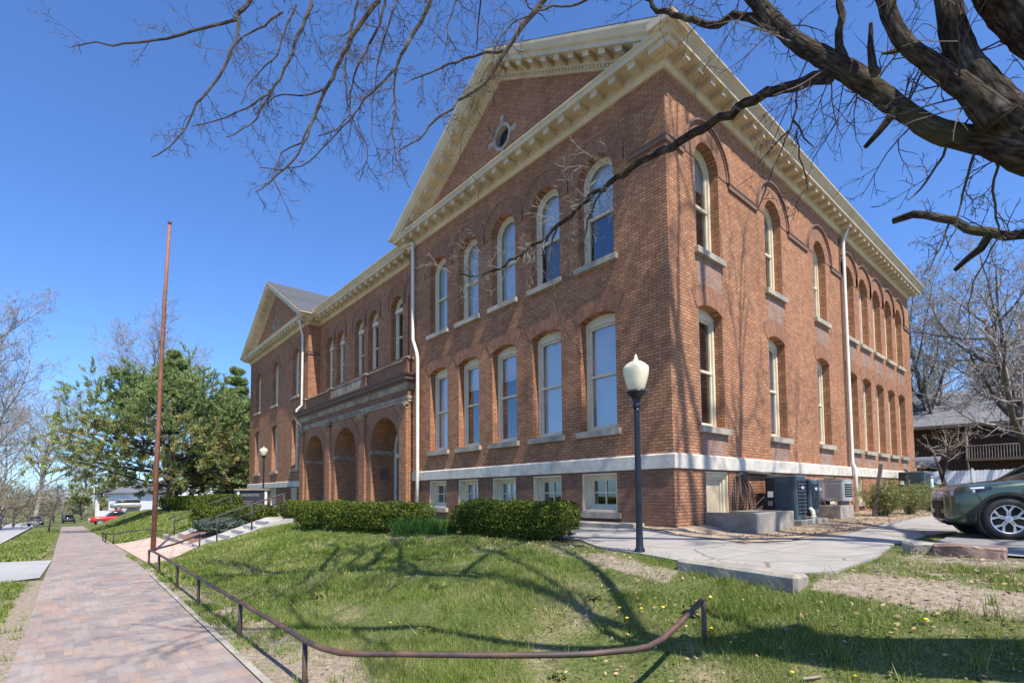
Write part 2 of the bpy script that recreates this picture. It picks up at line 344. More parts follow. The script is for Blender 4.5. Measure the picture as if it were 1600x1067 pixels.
BARE = [([(4.3, -4.55), (5.1, -4.65), (6.2, -4.6), (9, -4.7), (9, -3.9), (6.2, -3.95), (4.45, -3.8)], .3, .95), ([(4.45, -3.9), (9, -4.0), (9, -1.2), (7, -1.15), (4.4, -.9)], .3, .55), ([(-.6, -3.95), (1.2, -4.1), (2.9, -4.5), (2.9, -4.95), (1.6, -4.75), (.3, -4.4)], .3, .8), ([(9.2, -9), (-8.6, -9), (-8.6, -8.35), (-3, -8.3), (1, -8.0), (9.2, -7.9)], .4, .78), ([(9, -10.5), (-7.8, -10.45), (-7.9, -10.75), (-5, -10.85), (-2.5, -11.05), (9, -11.3)], .3, .85), ([(4.6, -6.3), (5.6, -6.2), (5.9, -5.7), (4.8, -5.6)], .5, .5), ([(2.0, -8), (3.4, -7.7), (3.2, -7.2), (2, -7.3)], .5, .42), ([(3.9, -5.7), (4.6, -5.6), (4.5, -5.0), (3.8, -5.1)], .5, .4), ([(-5.3, -5.1), (-2.6, -4.6), (-2.9, -3.6), (-5.2, -3.6)], .3, .8)]
def inside(x, y, poly):
    r = np.zeros(np.shape(x), bool); n_ = len(poly); j = n_-1
    for i in range(n_):
        xi, yi = poly[i]; xj, yj = poly[j]
        r ^= ((yi > y) != (yj > y)) & (x < (xj-xi)*(y-yi)/(yj-yi+1e-12)+xi); j = i
    return r
def bare(x, y):
    x = np.asarray(x, float); y = np.asarray(y, float); o = np.zeros(x.shape)
    for P, soft, amt in BARE:
        d = np.full(x.shape, 1e9)
        for i in range(len(P)):
            ax_, ay_ = P[i]; bx_, by_ = P[(i+1) % len(P)]; L2 = (bx_-ax_)**2+(by_-ay_)**2
            t = np.clip(((x-ax_)*(bx_-ax_)+(y-ay_)*(by_-ay_))/L2, 0, 1); d = np.minimum(d, np.hypot(x-ax_-t*(bx_-ax_), y-ay_-t*(by_-ay_)))
        d = np.where(inside(x, y, P), d, -d); o = np.maximum(o, amt*np.clip(.5+d/soft, 0, 1))
    return o
av = ter.data.attributes.new('bare', 'FLOAT', 'POINT'); av.data.foreach_set('value', bare(X, Y).astype(np.float32).ravel())
def drape(name, poly, mat, dz=.018, step=.3, jit=0, fn=None):
    bm = bmesh.new(); pts = []
    for i in range(len(poly)):
        A = Vector((*poly[i], 0)); B = Vector((*poly[(i+1) % len(poly)], 0)); k = max(1, int((B-A).length/.25)) if jit else 1
        for j in range(k): pts.append(A.lerp(B, j/k)+Vector((random.uniform(-jit, jit), random.uniform(-jit, jit), 0)))
    vs = [bm.verts.new(p) for p in pts]; bm.faces.new(vs)
    xs = [p.x for p in pts]; ys = [p.y for p in pts]
    for lo, hi, no in ((min(xs), max(xs), (1, 0, 0)), (min(ys), max(ys), (0, 1, 0))):
        k = int((hi-lo)/step)
        for i in range(1, k+1):
            c = lo+(hi-lo)*i/(k+1)
            bmesh.ops.bisect_plane(bm, geom=bm.verts[:]+bm.edges[:]+bm.faces[:], plane_co=(c, c, 0), plane_no=no)
    bmesh.ops.triangulate(bm, faces=bm.faces[:])
    for v in bm.verts:
        v.co.z = (fn or gz)(v.co.x, v.co.y)+dz
    bmesh.ops.recalc_face_normals(bm, faces=bm.faces)
    if bm.faces and sum(f.normal.z for f in bm.faces) < 0: bmesh.ops.reverse_faces(bm, faces=bm.faces)
    me = bpy.data.meshes.new(name); bm.to_mesh(me); bm.free(); return link(name, me, mat, smooth=True)
# brick pavement
def brickpath():
    m, n, l, b = newmat('brick_paving'); b.inputs['Roughness'].default_value = .8; p = pos(n)
    mp = n.new('ShaderNodeMapping'); l.new(p, mp.inputs[0]); mp.inputs['Rotation'].default_value = (0, 0, PI/2)
    t = n.new('ShaderNodeTexBrick'); l.new(mp.outputs[0], t.inputs[0]); t.inputs['Scale'].default_value = 1
    t.inputs['Brick Width'].default_value = .15; t.inputs['Row Height'].default_value = .28; t.inputs['Mortar Size'].default_value = .005
    t.inputs['Color1'].default_value = (.36, .25, .20, 1); t.inputs['Color2'].default_value = (.26, .20, .175, 1); t.inputs['Mortar'].default_value = (.25, .21, .18, 1)
    # one random tone for each brick, from its row and its place in the row
    sx = n.new('ShaderNodeSeparateXYZ'); l.new(mp.outputs[0], sx.inputs[0])
    row = math_(n, l, 'FLOOR', math_(n, l, 'DIVIDE', sx.outputs[1], .28)); sh = math_(n, l, 'MULTIPLY', math_(n, l, 'MODULO', math_(n, l, 'ABSOLUTE', row), 2), .5)
    colm = math_(n, l, 'FLOOR', math_(n, l, 'ADD', math_(n, l, 'DIVIDE', sx.outputs[0], .15), sh))
    cv = n.new('ShaderNodeCombineXYZ'); l.new(row, cv.inputs[0]); l.new(colm, cv.inputs[1]); wn = n.new('ShaderNodeTexWhiteNoise'); l.new(cv.outputs[0], wn.inputs[0])
    r = n.new('ShaderNodeValToRGB'); l.new(wn.outputs[0], r.inputs[0]); e = r.color_ramp.elements
    cs = [(0.18, 0.144, 0.135), (0.252, 0.194, 0.162), (0.297, 0.194, 0.14), (0.225, 0.194, 0.18), (0.306, 0.248, 0.207), (0.207, 0.153, 0.14), (0.27, 0.221, 0.189), (0.162, 0.149, 0.153), (0.252, 0.18, 0.149), (0.324, 0.225, 0.158)]
    while len(e) < len(cs): e.new(.5)
    for i, c in enumerate(cs): e[i].position = i/(len(cs)-1); e[i].color = (*c, 1)
    o = mixc(n, l, math_(n, l, 'MULTIPLY', math_(n, l, 'SUBTRACT', 1., t.outputs['Fac']), .9), t.outputs['Color'], r.outputs[0])
    o = mixc(n, l, math_(n, l, 'MULTIPLY', ramp(n, l, noise(n, l, p, 1.1, 6), .4, .7), .35), o, (.42, .36, .32))
    o = mixc(n, l, math_(n, l, 'MULTIPLY', ramp(n, l, noise(n, l, p, 6, 6), .52, .7), .55), o, (.17, .135, .11))
    l.new(o, b.inputs['Base Color']); bump(n, l, b, math_(n, l, 'SUBTRACT', math_(n, l, 'MULTIPLY', noise(n, l, p, 25, 4), .6), t.outputs['Fac']), .7, .012); return m
M['brickpath'] = brickpath()
pl_ = [(9, -8.9), (2.2, -8.9), (-7, -8.88), (-8.8, -8.66), (-30, -8.68), (-78, -8.7)]; pr_ = [(-78, -10.62), (-30, -10.55), (-14, -10.5), (-2.5, -10.56), (9, -10.72)]
structure(drape('pavement', pl_+pr_, 'brickpath', .02, .5))
structure(drape('pavement_edging', [(9, -8.895), (2.2, -8.895), (-7, -8.875), (-8.7, -8.67), (-8.65, -8.61), (-6.9, -8.81), (2.2, -8.83), (9, -8.83)], 'concrete_old', .03, .4))
structure(drape('plaza', [(-9.2, -8.64), (-21.9, -8.66), (-21.9, -6.9), (-12.8, -7.1), (-12.4, -6.95), (-9.2, -8.5)], 'pinkpave', .03, .4))
structure(drape('driveway_apron', [(-8.1, -10.6), (-13.7, -10.5), (-14.6, -12.35), (-7.2, -12.35)], 'street', .028, .4))
def sz(x, y): return max(-.027*max(0, -x-8), -5)-.14
structure(drape('street', [(60, -12.3), (-10, -12.3), (-90, -13.75), (-190, -15.5), (-190, -22), (60, -22)], 'street', .0, 4, fn=sz))
kb = MB()
for x0, x1 in ((-7.2, 30), (-88, -14.6)):
    k = 24
    for i in range(k):
        a0, a1 = x0+(x1-x0)*i/k, x0+(x1-x0)*(i+1)/k; q = []
        for xx in (a0, a1):
            yy = -12.3-.018*max(0, -xx-10)+.02; z = sz(xx, 0)
            q += [(xx, yy-.16, z-.1), (xx, yy+.0, z-.1), (xx, yy+.0, z+.155), (xx, yy-.13, z+.15)]
        kb.add(q, [(0, 4, 5, 1), (1, 5, 6, 2), (2, 6, 7, 3), (3, 7, 4, 0)])
structure(kb.build('street_kerb', 'concrete'))
walk = [(-1.6, -3.0), (-.1, -3.02), (1.1, -3.86), (2.9, -4.28), (4.15, -4.26), (4.42, -4.05), (4.34, -2.06), (4.05, 0.03), (4.1, 1.77), (4.3, 2.87), (4.4, 14), (2.3, 14), (2.6, 5), (2.95, 1.4), (2.85, -.9), (2.35, -1.75), (.95, -.95), (-.9, -.35), (-3.2, -.35), (-3.2, -3.0)]
wk = structure(drape('walkway', walk, 'walk', .03, .3))
bm = bmesh.new(); bm.from_mesh(wk.data)      # give the slab a real edge
r = bmesh.ops.extrude_face_region(bm, geom=bm.faces[:]); 
for g_ in r['geom']:
    if isinstance(g_, bmesh.types.BMVert): g_.co.z -= .16
bmesh.ops.recalc_face_normals(bm, faces=bm.faces); bm.to_mesh(wk.data); bm.free(); wk.data.polygons.foreach_set('use_smooth', [False]*len(wk.data.polygons))
structure(drape('driveway', [(4.45, .3), (4.7, -.9), (7, -1.25), (14, -1.3), (16, 26), (4.6, 26), (4.45, 2.9)], 'asphalt', .03, .5, .04))
structure(drape('side_bed', [(.05, .02), (.6, -.55), (2.1, -1.55), (2.8, -.8), (2.9, 1.4), (2.55, 5), (2.25, 14), (2.6, 24), (.05, 24)], 'litter_dirt', .022, .4, .03))
structure(drape('sandy_strip', [(-.8, -.3), (.9, -.88), (2.3, -1.65), (2.75, -.9), (2.6, .9), (1.3, 1.1), (.05, 1.1), (.05, -.05), (-.8, -.05)], 'dirt', .034, .3, .05))
    # ------------------------------------------------------------------ the school building
def Ff(y0): return lambda u, d, z: (u, y0+d, z)
def Fs(x0): return lambda u, d, z: (x0-d, u, z)
def Fw(x0): return lambda u, d, z: (x0+d, u, z)
def Fb(y0): return lambda u, d, z: (u, y0-d, z)
def loop(c, w, zb, zs, rise, ins=0, nseg=14):
    hw0 = w/2; hw = hw0-ins
    if rise <= 0: return [(c-hw, zb+ins), (c+hw, zb+ins), (c+hw, zs-ins), (c-hw, zs-ins)]
    R = (hw0*hw0+rise*rise)/(2*rise); zc = zs+rise-R; r = R-ins; a = math.asin(min(1, hw/r))
    return [(c-hw, zb+ins), (c+hw, zb+ins)]+[(c+r*math.sin(a-2*a*i/nseg), zc+r*math.cos(a-2*a*i/nseg)) for i in range(nseg+1)]
def wall(name, Fr, outline, holes, reveal, out, mat='brick', parent=None, d=0):
    bm = bmesh.new(); es = []
    for lp in [outline]+holes:
        vs = [bm.verts.new(Fr(u, d, z)) for u, z in lp]
        es += [bm.edges.new((vs[i], vs[(i+1) % len(vs)])) for i in range(len(vs))]
    bmesh.ops.triangle_fill(bm, use_beauty=True, use_dissolve=False, edges=es)
    bm.normal_update()
    if sum((f.normal.dot(Vector(out))*f.calc_area() for f in bm.faces)) < 0: bmesh.ops.reverse_faces(bm, faces=bm.faces[:])
    me = bpy.data.meshes.new(name); bm.to_mesh(me); bm.free()
    mb = MB(); mb.v = [tuple(v.co) for v in me.vertices]; mb.f = [tuple(p.vertices) for p in me.polygons]
    for lp in holes: mb.ring(Fr, lp, d, lp, reveal)
    return mb.build(name, mat, parent)
B = thing('school_building', 'long two-storey red brick school with cream cornices, gabled pavilions and rows of arched windows', 'school')
def archring(Fr, c, zc, r0, r1, a, proj, clamp, parent, mat='arch', nseg=20, depth=.02, zmin=None):
    mb = MB(); v = []; 
    def cl(u): return max(c-clamp, min(c+clamp, u)) if clamp else u
    for i in range(nseg+1):
        t = -a+2*a*i/nseg
        for r in (r0, r1): v.append((cl(c+r*math.sin(t)), zc+r*math.cos(t), t, r))
    vs = [Fr(q[0], -proj, q[1]) for q in v]+[Fr(q[0], depth, q[1]) for q in v]; fs = []; uv = []; N = len(v); rm = (r0+r1)/2
    for i in range(nseg):
        k = 2*i; fs.append((k, k+2, k+3, k+1)); uv.append([(v[j][3], v[j][2]*rm) for j in (k, k+2, k+3, k+1)])
        for q in ((k+1, k+3, N+k+3, N+k+1), (k+2, k, N+k, N+k+2)):
            fs.append(q); uv.append([(0, v[q[0] % N][2]*rm), (0, v[q[1] % N][2]*rm), (.1, v[q[1] % N][2]*rm), (.1, v[q[0] % N][2]*rm)])
    fs.append((0, 1, N+1, N)); uv.append([(0, 0), (.4, 0), (.4, .05), (0, .05)])
    k = 2*nseg; fs.append((k+1, k, N+k, N+k+1)); uv.append([(0, 0), (.4, 0), (.4, .05), (0, .05)])
    mb.add(vs, fs, uv); return mb.build('brick_arch', mat, parent)
brng = random.Random(5)
def window(Fr, c, w, zb, zs, rise, rail, rv=.33, transom=None, blind=None, panemat='glass', sill=True, sillw=.1, grid=False, deep=False, arch=None, clamp=None, hood=False, stone='stone'):
    A = loop(c, w, zb, zs, rise); cw = .10 if not deep else .13; mb = MB()
    d0 = rv-.10
    fl = 0 < rise < w*.3; zr, rr = (zs-.04, .03) if fl else (zs, rise)
    B1 = loop(c, w-.004, zb, zr, rr, cw); C1 = loop(c, w-.004, zb, zr, rr, cw+.055); A1 = loop(c, w-.004, zb, zs, rise, .002)
    if deep:                         # cream lined basement recess
        mb.ring(Fr, loop(c, w, zb, zs, rise, .004), .03, loop(c, w, zb, zs, rise, .05), .03); mb.ring(Fr, loop(c, w, zb, zs, rise, .05), .03, loop(c, w, zb, zs, rise, .05), d0)
    mb.ring(Fr, A1, d0, B1, d0).ring(Fr, B1, d0, B1, d0+.05).ring(Fr, B1, d0+.05, C1, d0+.05).ring(Fr, C1, d0+.05, C1, d0+.11)
    hw = w/2-cw; top = zs+rise
    if rail: mb.fbox(Fr, c-hw+.004, c+hw-.004, d0+.03, d0+.105, rail-.035, rail+.03)
    if transom: mb.fbox(Fr, c-w/2+.01, c+w/2-.01, d0-.05, d0+.1, transom-.09, transom+.07)
    if grid:
        mb.fbox(Fr, c-.016, c+.016, d0+.06, d0+.1, zb+cw+.03, zs-cw-.03); mb.fbox(Fr, c-hw+.03, c+hw-.03, d0+.063, d0+.097, (zb+zs)/2-.016, (zb+zs)/2+.016)
    W = mb.build('window', 'wframe', B, recalc=True)
    MB().poly(Fr, C1, d0+.09).build('pane', panemat, W)
    if sill: MB().fbox(Fr, c-w/2-.12, c+w/2+.12, -.11, .14, zb-.155, zb-.003).build('sill', stone, W, bevel=.012)
    if blind is None: blind = brng.choice([0, .5, .55, .97, 1., 1., .4])
    if blind and not transom:
        lo = zb+(top-zb)*(1-blind)+.08
        if grid or rise <= 0: q = [(c-hw, lo), (c+hw, lo), (c+hw, zs-.06), (c-hw, zs-.06)]
        else: q = loop(c, w, lo, zs, rise, .09)
        MB().slab(Fr, q, d0+.155, d0+.165).build('blind', 'blind', W)
    if arch == 'round':
        if hood:
            archring(Fr, c, zs, w/2+.004, 1.04, PI/2, .014, clamp, W); archring(Fr, c, zs, 1.04, 1.10, PI/2, .04, clamp, W); archring(Fr, c, zs, 1.10, 1.15, PI/2, .08, clamp, W, mat='course')
        else: archring(Fr, c, zs, w/2+.004, 1.02, PI/2, .014, clamp, W); archring(Fr, c, zs, 1.02, 1.09, PI/2, .03, clamp, W)
    elif arch == 'seg':
        R = ((w/2)**2+rise*rise)/(2*rise); a = math.asin(w/2/R)+.06
        archring(Fr, c, zs+rise-R, R+.004, R+.5, a, .012, None, W)
    return W
FR, FL, FM, SD = Ff(0), Ff(0), Ff(.65), Fs(0)
XR = [-2.13, -4.02, -5.92, -7.82, -9.71]; XLp = [-33.8, -29.7, -25.6]; XM = [-21.95, -20.45, -18.1, -16.5, -14.15, -12.62]
YS = [1.87, 5.85, 9.76, 12.95, 14.83, 16.72, 18.6, 20.46]
W1 = 1.18; Z1, S1, RI1 = 3.245, 6.17, .14; Z2, S2 = 7.655, 9.945
def op1(c, w=W1): return loop(c, w, Z1, S1, RI1)
def op2(c, w=W1): return loop(c, w, Z2, S2, w/2)
# walls above the base band
wall('front_wall', FR, [(-11.85, 2.36), (0, 2.36), (0, 11.66), (-5.925, 15.02), (-11.85, 11.66)], [op1(c) for c in XR]+[op2(c) for c in XR]+[[(-5.9+.43*math.cos(t*PI/12), 13.1+.43*math.sin(t*PI/12)) for t in range(24)]], .24, (0, -1, 0), parent=B)
wall('side_wall', SD, [(0, 2.36), (22.57, 2.36), (22.57, 11.66), (0, 11.66)], [op1(c) for c in YS]+[op2(c) for c in YS], .24, (1, 0, 0), parent=B)
wall('far_pavilion_wall', FL, [(-35.9, 2.36), (-23.5, 2.36), (-23.5, 11.66), (-29.7, 15.17), (-35.9, 11.66)], [op1(c, 1.25) for c in XLp]+[op2(c, 1.25) for c in XLp]+[[(-29.7+.43*math.cos(t*PI/12), 13.1+.43*math.sin(t*PI/12)) for t in range(24)]], .24, (0, -1, 0), parent=B)
wall('middle_wall', FM, [(-23.5, 6.4), (-11.85, 6.4), (-11.85, 11.66), (-23.5, 11.66)], [loop(c, 1.06, Z2, 9.98, .53) for c in XM], .24, (0, -1, 0), parent=B)
MB().fbox(Fs(-23.5), .001, 2, 0, .2, -1.5, 11.66).build('pavilion_return', 'brick', B); MB().fbox(Fw(-11.85), .001, 2, 0, .2, -1.5, 11.66).build('pavilion_return', 'brick', B)
wall('end_wall', Fw(-35.9), [(0, -1.5), (22.5, -1.5), (22.5, 11.66), (0, 11.66)], [], .2, (-1, 0, 0), parent=B)
wall('rear_wall', Fb(22.57), [(-35.9, -1.5), (0, -1.5), (0, 11.66), (-35.9, 11.66)], [], .2, (0, 1, 0), parent=B)
MB().box(-34.9, -1.0, 1.7, 21.5, 1.0, 11.4).build('room_shade_box', 'shadeblack', B)  # solid black box in place of the rooms, their shade put into its colour
# base walls, a hand proud of the wall above, and the painted band
def opb(c, w=1.16, zb=1.17): return loop(c, w, zb, 2.15, 0)
FRb, SDb = Ff(-.05), Fs(.05)
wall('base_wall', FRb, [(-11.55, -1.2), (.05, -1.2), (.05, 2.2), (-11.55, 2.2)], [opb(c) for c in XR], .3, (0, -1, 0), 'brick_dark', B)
YB = [5.85, 9.76, 12.95, 16.72, 20.46]
wall('base_wall', SDb, [(-.05, -1.2), (22.62, -1.2), (22.62, 2.2), (-.05, 2.2)], [loop(1.9, 1.15, .45, 2.15, 0)]+[opb(c, 1.1, 1.2) for c in YB], .3, (1, 0, 0), 'brick', B)
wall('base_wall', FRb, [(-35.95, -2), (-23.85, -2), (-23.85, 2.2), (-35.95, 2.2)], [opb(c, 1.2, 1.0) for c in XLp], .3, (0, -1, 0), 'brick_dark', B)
def sweep(prof, path, closed=False, dz=0):
    mb = MB(); n = len(prof); P = [Vector((*p, 0)) for p in path]; k = len(P); N = []
    seg = [(P[i+1]-P[i]).normalized() for i in range(k-1)]; nor = [Vector((s.y, -s.x, 0)) for s in seg]
    for i in range(k):
        a = nor[max(0, i-1)]; b_ = nor[min(k-2, i)]; N.append((a+b_)/(1+a.dot(b_)))
    for i in range(k): mb.v += [tuple(P[i]+N[i]*o+Vector((0, 0, z+dz))) for o, z in prof]
    for i in range(k-1):
        for j in range(n): mb.f.append((i*n+j, (i+1)*n+j, (i+1)*n+(j+1) % n, i*n+(j+1) % n))
    mb.f.append(tuple(range(n))); mb.f.append(tuple((k-1)*n+j for j in reversed(range(n)))); return mb
bandp = [(0, 2.19), (.1, 2.19), (.1, 2.50), (.06, 2.535), (0, 2.535)]
sweep(bandp, [(-11.5, 0), (0, 0), (0, 22.57), (-3, 22.57)]).build('base_band', 'band', B); sweep(bandp, [(-35.9, 4), (-35.9, 0), (-23.9, 0)]).build('base_band', 'band', B)
for c in XR: window(FR, c, W1, Z1, S1, RI1, 4.72, arch='seg'); window(FR, c, W1, Z2, S2, W1/2, 9.02, arch='round', clamp=.94)
for i, c in enumerate(YS):
    window(SD, c, W1, Z1, S1, RI1, 4.72, arch='seg'); window(SD, c, W1, Z2, S2, W1/2, 9.02, arch='round', hood=True, clamp=None if i < 3 else .935)
for c in XLp: window(FL, c, 1.25, Z1, S1, RI1, 4.72, arch='seg'); window(FL, c, 1.25, Z2, S2, .625, 9.02, arch='round')
for c in XM: window(FM, c, 1.06, Z2, 9.98, .53, 8.75, transom=9.95, arch='round', clamp=.78, sill=False)
for c in XR: window(FRb, c, 1.16, 1.17, 2.15, 0, None, grid=True, deep=True, rv=.33, blind=brng.choice([0, 0, 1]))
window(SDb, 1.9, 1.15, .45, 2.15, 0, None, deep=True, rv=.2, sill=False, blind=0, panemat='cream')
for c in YB: window(SDb, c, 1.1, 1.2, 2.15, 0, None, deep=True, rv=.33, grid=True, blind=0)
for c in XLp: window(FRb, c, 1.2, 1.0, 2.15, 0, None, grid=True, deep=True, rv=.33, blind=0)
# string course on the side and round the corner
def course(Fr, u0, u1, e=0): MB().fbox(Fr, u0-e, u1, -.05, .02, 9.80, 9.93).fbox(Fr, u0-e*1.27, u1, -.066, .02, 9.932, 9.955).build('string_course', 'course', B)
for y0, y1 in ((3.0, 4.72), (6.98, 8.63), (10.89, 11.99), (21.42, 22.57)): course(SD, y0, y1)
course(SD, 0, .74, .05); course(Fs(-23.5), .0, .64, .05)
for u0, u1 in ((-1.04, -.002), (-24.6, -23.502)): MB().fbox(FR, u0, u1, -.049, .02, 9.803, 9.928).fbox(FR, u0, u1, -.064, .02, 9.93, 9.953).build('string_course', 'course', B)

for i, c in enumerate(YS):
    MB().fbox(SD, c-W1/2, c+W1/2, -.006, .02, S1+RI1+.45, Z2-.157).build('infill_panel', 'infill', B); MB().fbox(SD, c-W1/2, c+W1/2, -.006, .02, 2.54, Z1-.157).build('infill_panel', 'infill', B)
# oculus in each gable
for xc in (-5.9, -29.7):
    o = MB(); c24 = lambda r: [(xc+r*math.cos(t*PI/12), 13.1+r*math.sin(t*PI/12)) for t in range(24)]
    o.ring(FR, c24(.425), -.03, c24(.33), -.03).ring(FR, c24(.425), -.03, c24(.425), .05).ring(FR, c24(.33), -.03, c24(.33), .2)
    for t in range(4):
        a = t*PI/2; ca, sa = math.cos(a), math.sin(a); q = [(.42, -.07), (.70, -.095), (.70, .095), (.42, .07)]
        o.slab(FR, [(xc+r*ca-s*sa, 13.1+r*sa+s*ca) for r, s in q], -.03, .02)
    O = o.build('oculus', 'stone', B, recalc=True); MB().poly(FR, c24(.33), .16).build('louvre', 'slot', O)
# cornices: frieze, brackets, corona, crown
ZC = 11.53
prof = [(-.05, 0), (.055, 0), (.055, .05), (.10, .10), (.10, .31), (.50, .31), (.50, .43), (.545, .46), (.545, .50), (-.05, .50)]
crown = [(.0, .503), (.54, .503), (.60, .56), (.655, .60), (.655, .635), (.0, .66)]
def brackets(mb, Fr, u0, u1, z, step=.585, w=.2, o0=.085, o1=.43, h=.15):
    n_ = int(round((u1-u0)/step)); st = (u1-u0)/n_
    for i in range(n_+1):
        u = u0+i*st; mb.fbox(Fr, u-w/2, u+w/2, -o1, -o0, z-h, z+.012); mb.fbox(Fr, u-w/2-.015, u+w/2+.015, -o1-.02, -o0, z-.035, z+.009)
def rakes(mb, xc, half, y0=0, over=.66, slope=.567):
    apex = 11.66+slope*half
    pr = [(-.02, -.04), (.07, -.04), (.07, .09), (.12, .10), (.12, .29), (.52, .29), (.52, .41), (.575, .44), (.65, .60), (.65, .68), (-.02, .68)]
    for sg in (-1, 1):
        st = np.linspace(0, half+over, 90); o = len(mb.v); n_ = len(pr)
        for s_ in st:
            base = apex-slope*s_
            for i, (o_, dz) in enumerate(pr): mb.v.append((xc+sg*s_, y0-o_, max(base+dz, ZC+.44+.02*dz)))
        for i in range(len(st)-1):
            for j in range(n_): mb.f.append((o+i*n_+j, o+(i+1)*n_+j, o+(i+1)*n_+(j+1) % n_, o+i*n_+(j+1) % n_))
        mb.f.append(tuple(o+(len(st)-1)*n_+j for j in range(n_)))
        k = .3
        while k < half-.2:
            b0 = apex-slope*k
            if b0 > ZC+.35:
                q = [(xc+sg*(k-.1), b0+slope*.1), (xc+sg*(k+.1), b0-slope*.1)]
                mb.slab(Ff(y0), [(q[0][0], q[0][1]+.145), (q[1][0], q[1][1]+.145), (q[1][0], q[1][1]+.3), (q[0][0], q[0][1]+.3)], -.45, -.1)
            k += .52
        k = .12
        while k < half-.3:
            b0 = apex-slope*k
            if b0 > ZC+.52: mb.fbox(Ff(y0), xc+sg*k-.03, xc+sg*k+.03, -.105, -.06, b0-.0, b0+.085)
            k += .125
mb = sweep(prof, [(-11.85, 1.2), (-11.85, 0), (0, 0), (0, 22.57), (-3, 22.57)], dz=ZC)
brackets(mb, FR, -11.6, -.02, ZC+.31); brackets(mb, SD, .35, 22.4, ZC+.31); brackets(mb, Fw(-11.85), -.02, .6, ZC+.31)
for (a, c) in ((.27, .27),): mb.box(.085, .43, -.43, -.085, ZC+.16, ZC+.32)
mb.build('cornice', 'cream', B, recalc=True)
mb = MB(); rakes(mb, -5.925, 5.925); mb.build('raking_cornice', 'cream', B, recalc=True)
g_ = MB(); v = [(o_, z_) for o_, z_ in crown]
for y in (-.653, 22.57+.655): g_.v += [(o_, y, ZC+z_) for o_, z_ in v]
n_ = len(v); g_.f = [(j, n_+j, n_+(j+1) % n_, (j+1) % n_) for j in range(n_)]+[tuple(range(n_)), tuple(n_+j for j in reversed(range(n_)))]
g_.build('gutter', 'cream', B, recalc=True)
profm = [(o_-.003 if o_ > 0 else o_, z_+.004) for o_, z_ in prof]; crm = [(o_, z_+.004) for o_, z_ in crown]
mb = sweep(profm, [(-23.46, .65), (-11.89, .65)], dz=ZC); brackets(mb, FM, -23.0, -12.3, ZC+.314); mb.build('cornice', 'cream', B, recalc=True)
sweep(crm, [(-23.0, .65), (-12.3, .65)], dz=ZC).build('gutter', 'cream', B, recalc=True)
mb = sweep(prof, [(-35.9, 12), (-35.9, 0), (-23.5, 0), (-23.5, 1.2)], dz=ZC); brackets(mb, FL, -35.85, -23.55, ZC+.31); brackets(mb, Fs(-23.5), -.02, .6, ZC+.31); mb.build('cornice', 'cream', B, recalc=True)
mb = MB(); rakes(mb, -29.7, 6.2); mb.build('raking_cornice', 'cream', B, recalc=True)
# roofs
def roof(xc, half, yend, yr):
    e = half+.45; za = 11.66+.567*half+.69; ze = za-.567*e; r = MB()
    f = [(xc-e, -.63, ze), (xc, -.63, za), (xc, yr, za), (xc-e, yend, ze)]; g = [(xc+e, -.63, ze), (xc+e, yend, ze), (xc, yr, za), (xc, -.63, za)]
    up = Vector((0, 0, .035)); lo = f[:3]+[f[3]]
    r.add([Vector(p)+up for p in f], [(0, 1, 2, 3)]); r.add([Vector(p)+up for p in g], [(0, 1, 2, 3)]); r.add([Vector(p)+up for p in (f[3], f[2], g[1])], [(0, 1, 2)])
    r.add([Vector(p) for p in f], [(3, 2, 1, 0)]); r.add([Vector(p) for p in g], [(3, 2, 1, 0)])
    for a, b_ in ((f[0], f[1]), (g[3], g[0]), (f[3], f[0]), (g[0], g[1])): r.add([Vector(a), Vector(b_), Vector(b_)+up, Vector(a)+up], [(0, 1, 2, 3)])
    r.build('roof', 'shingle', B)
roof(-5.925, 5.925, 23.2, 17); roof(-29.7, 6.2, 23.2, 17)
r = MB(); r.add([(-23.2, .02, 12.17), (-12.2, .02, 12.17), (-12.2, 7.5, 15.3), (-23.2, 7.5, 15.3), (-12.2, 15, 12.2), (-23.2, 15, 12.2)], [(0, 1, 2, 3), (3, 2, 4, 5)]); r.build('roof', 'shingle', B)
# downpipes
def pipe(pts, r=.065): return MB().tube(pts, r, 10).build('downpipe', 'downpipe', B, True)
pipe([(-12.35, .02, 11.98), (-12.35, -.12, 11.85), (-11.7, -.16, 11.72), (-11.36, -.13, 11.66), (-11.36, -.13, 9.0), (-11.36, -.13, 7.75), (-10.95, -.2, 7.15), (-10.88, -.2, 6.9), (-10.88, -.2, 2.75), (-10.88, -.22, .7)])
pipe([(-23.75, -.45, 11.75), (-24.1, -.2, 11.2), (-24.12, -.12, 11.0), (-24.12, -.12, 6.9), (-24.2, -.38, 6.6), (-24.2, -.4, 6.0), (-24.12, -.14, 5.7), (-24.12, -.14, .4)])
pipe([(.30, 12.15, 11.8), (.2, 12.15, 11.55), (.12, 12.12, 11.35), (.11, 12.1, 11.0), (.11, 12.1, 2.7), (.2, 12.1, 2.45), (.2, 12.1, .8)])
MB().fbox(SD, 11.93, 12.0, -.03, .005, 2.54, 11.4).build('cable_duct', 'browncap', B)
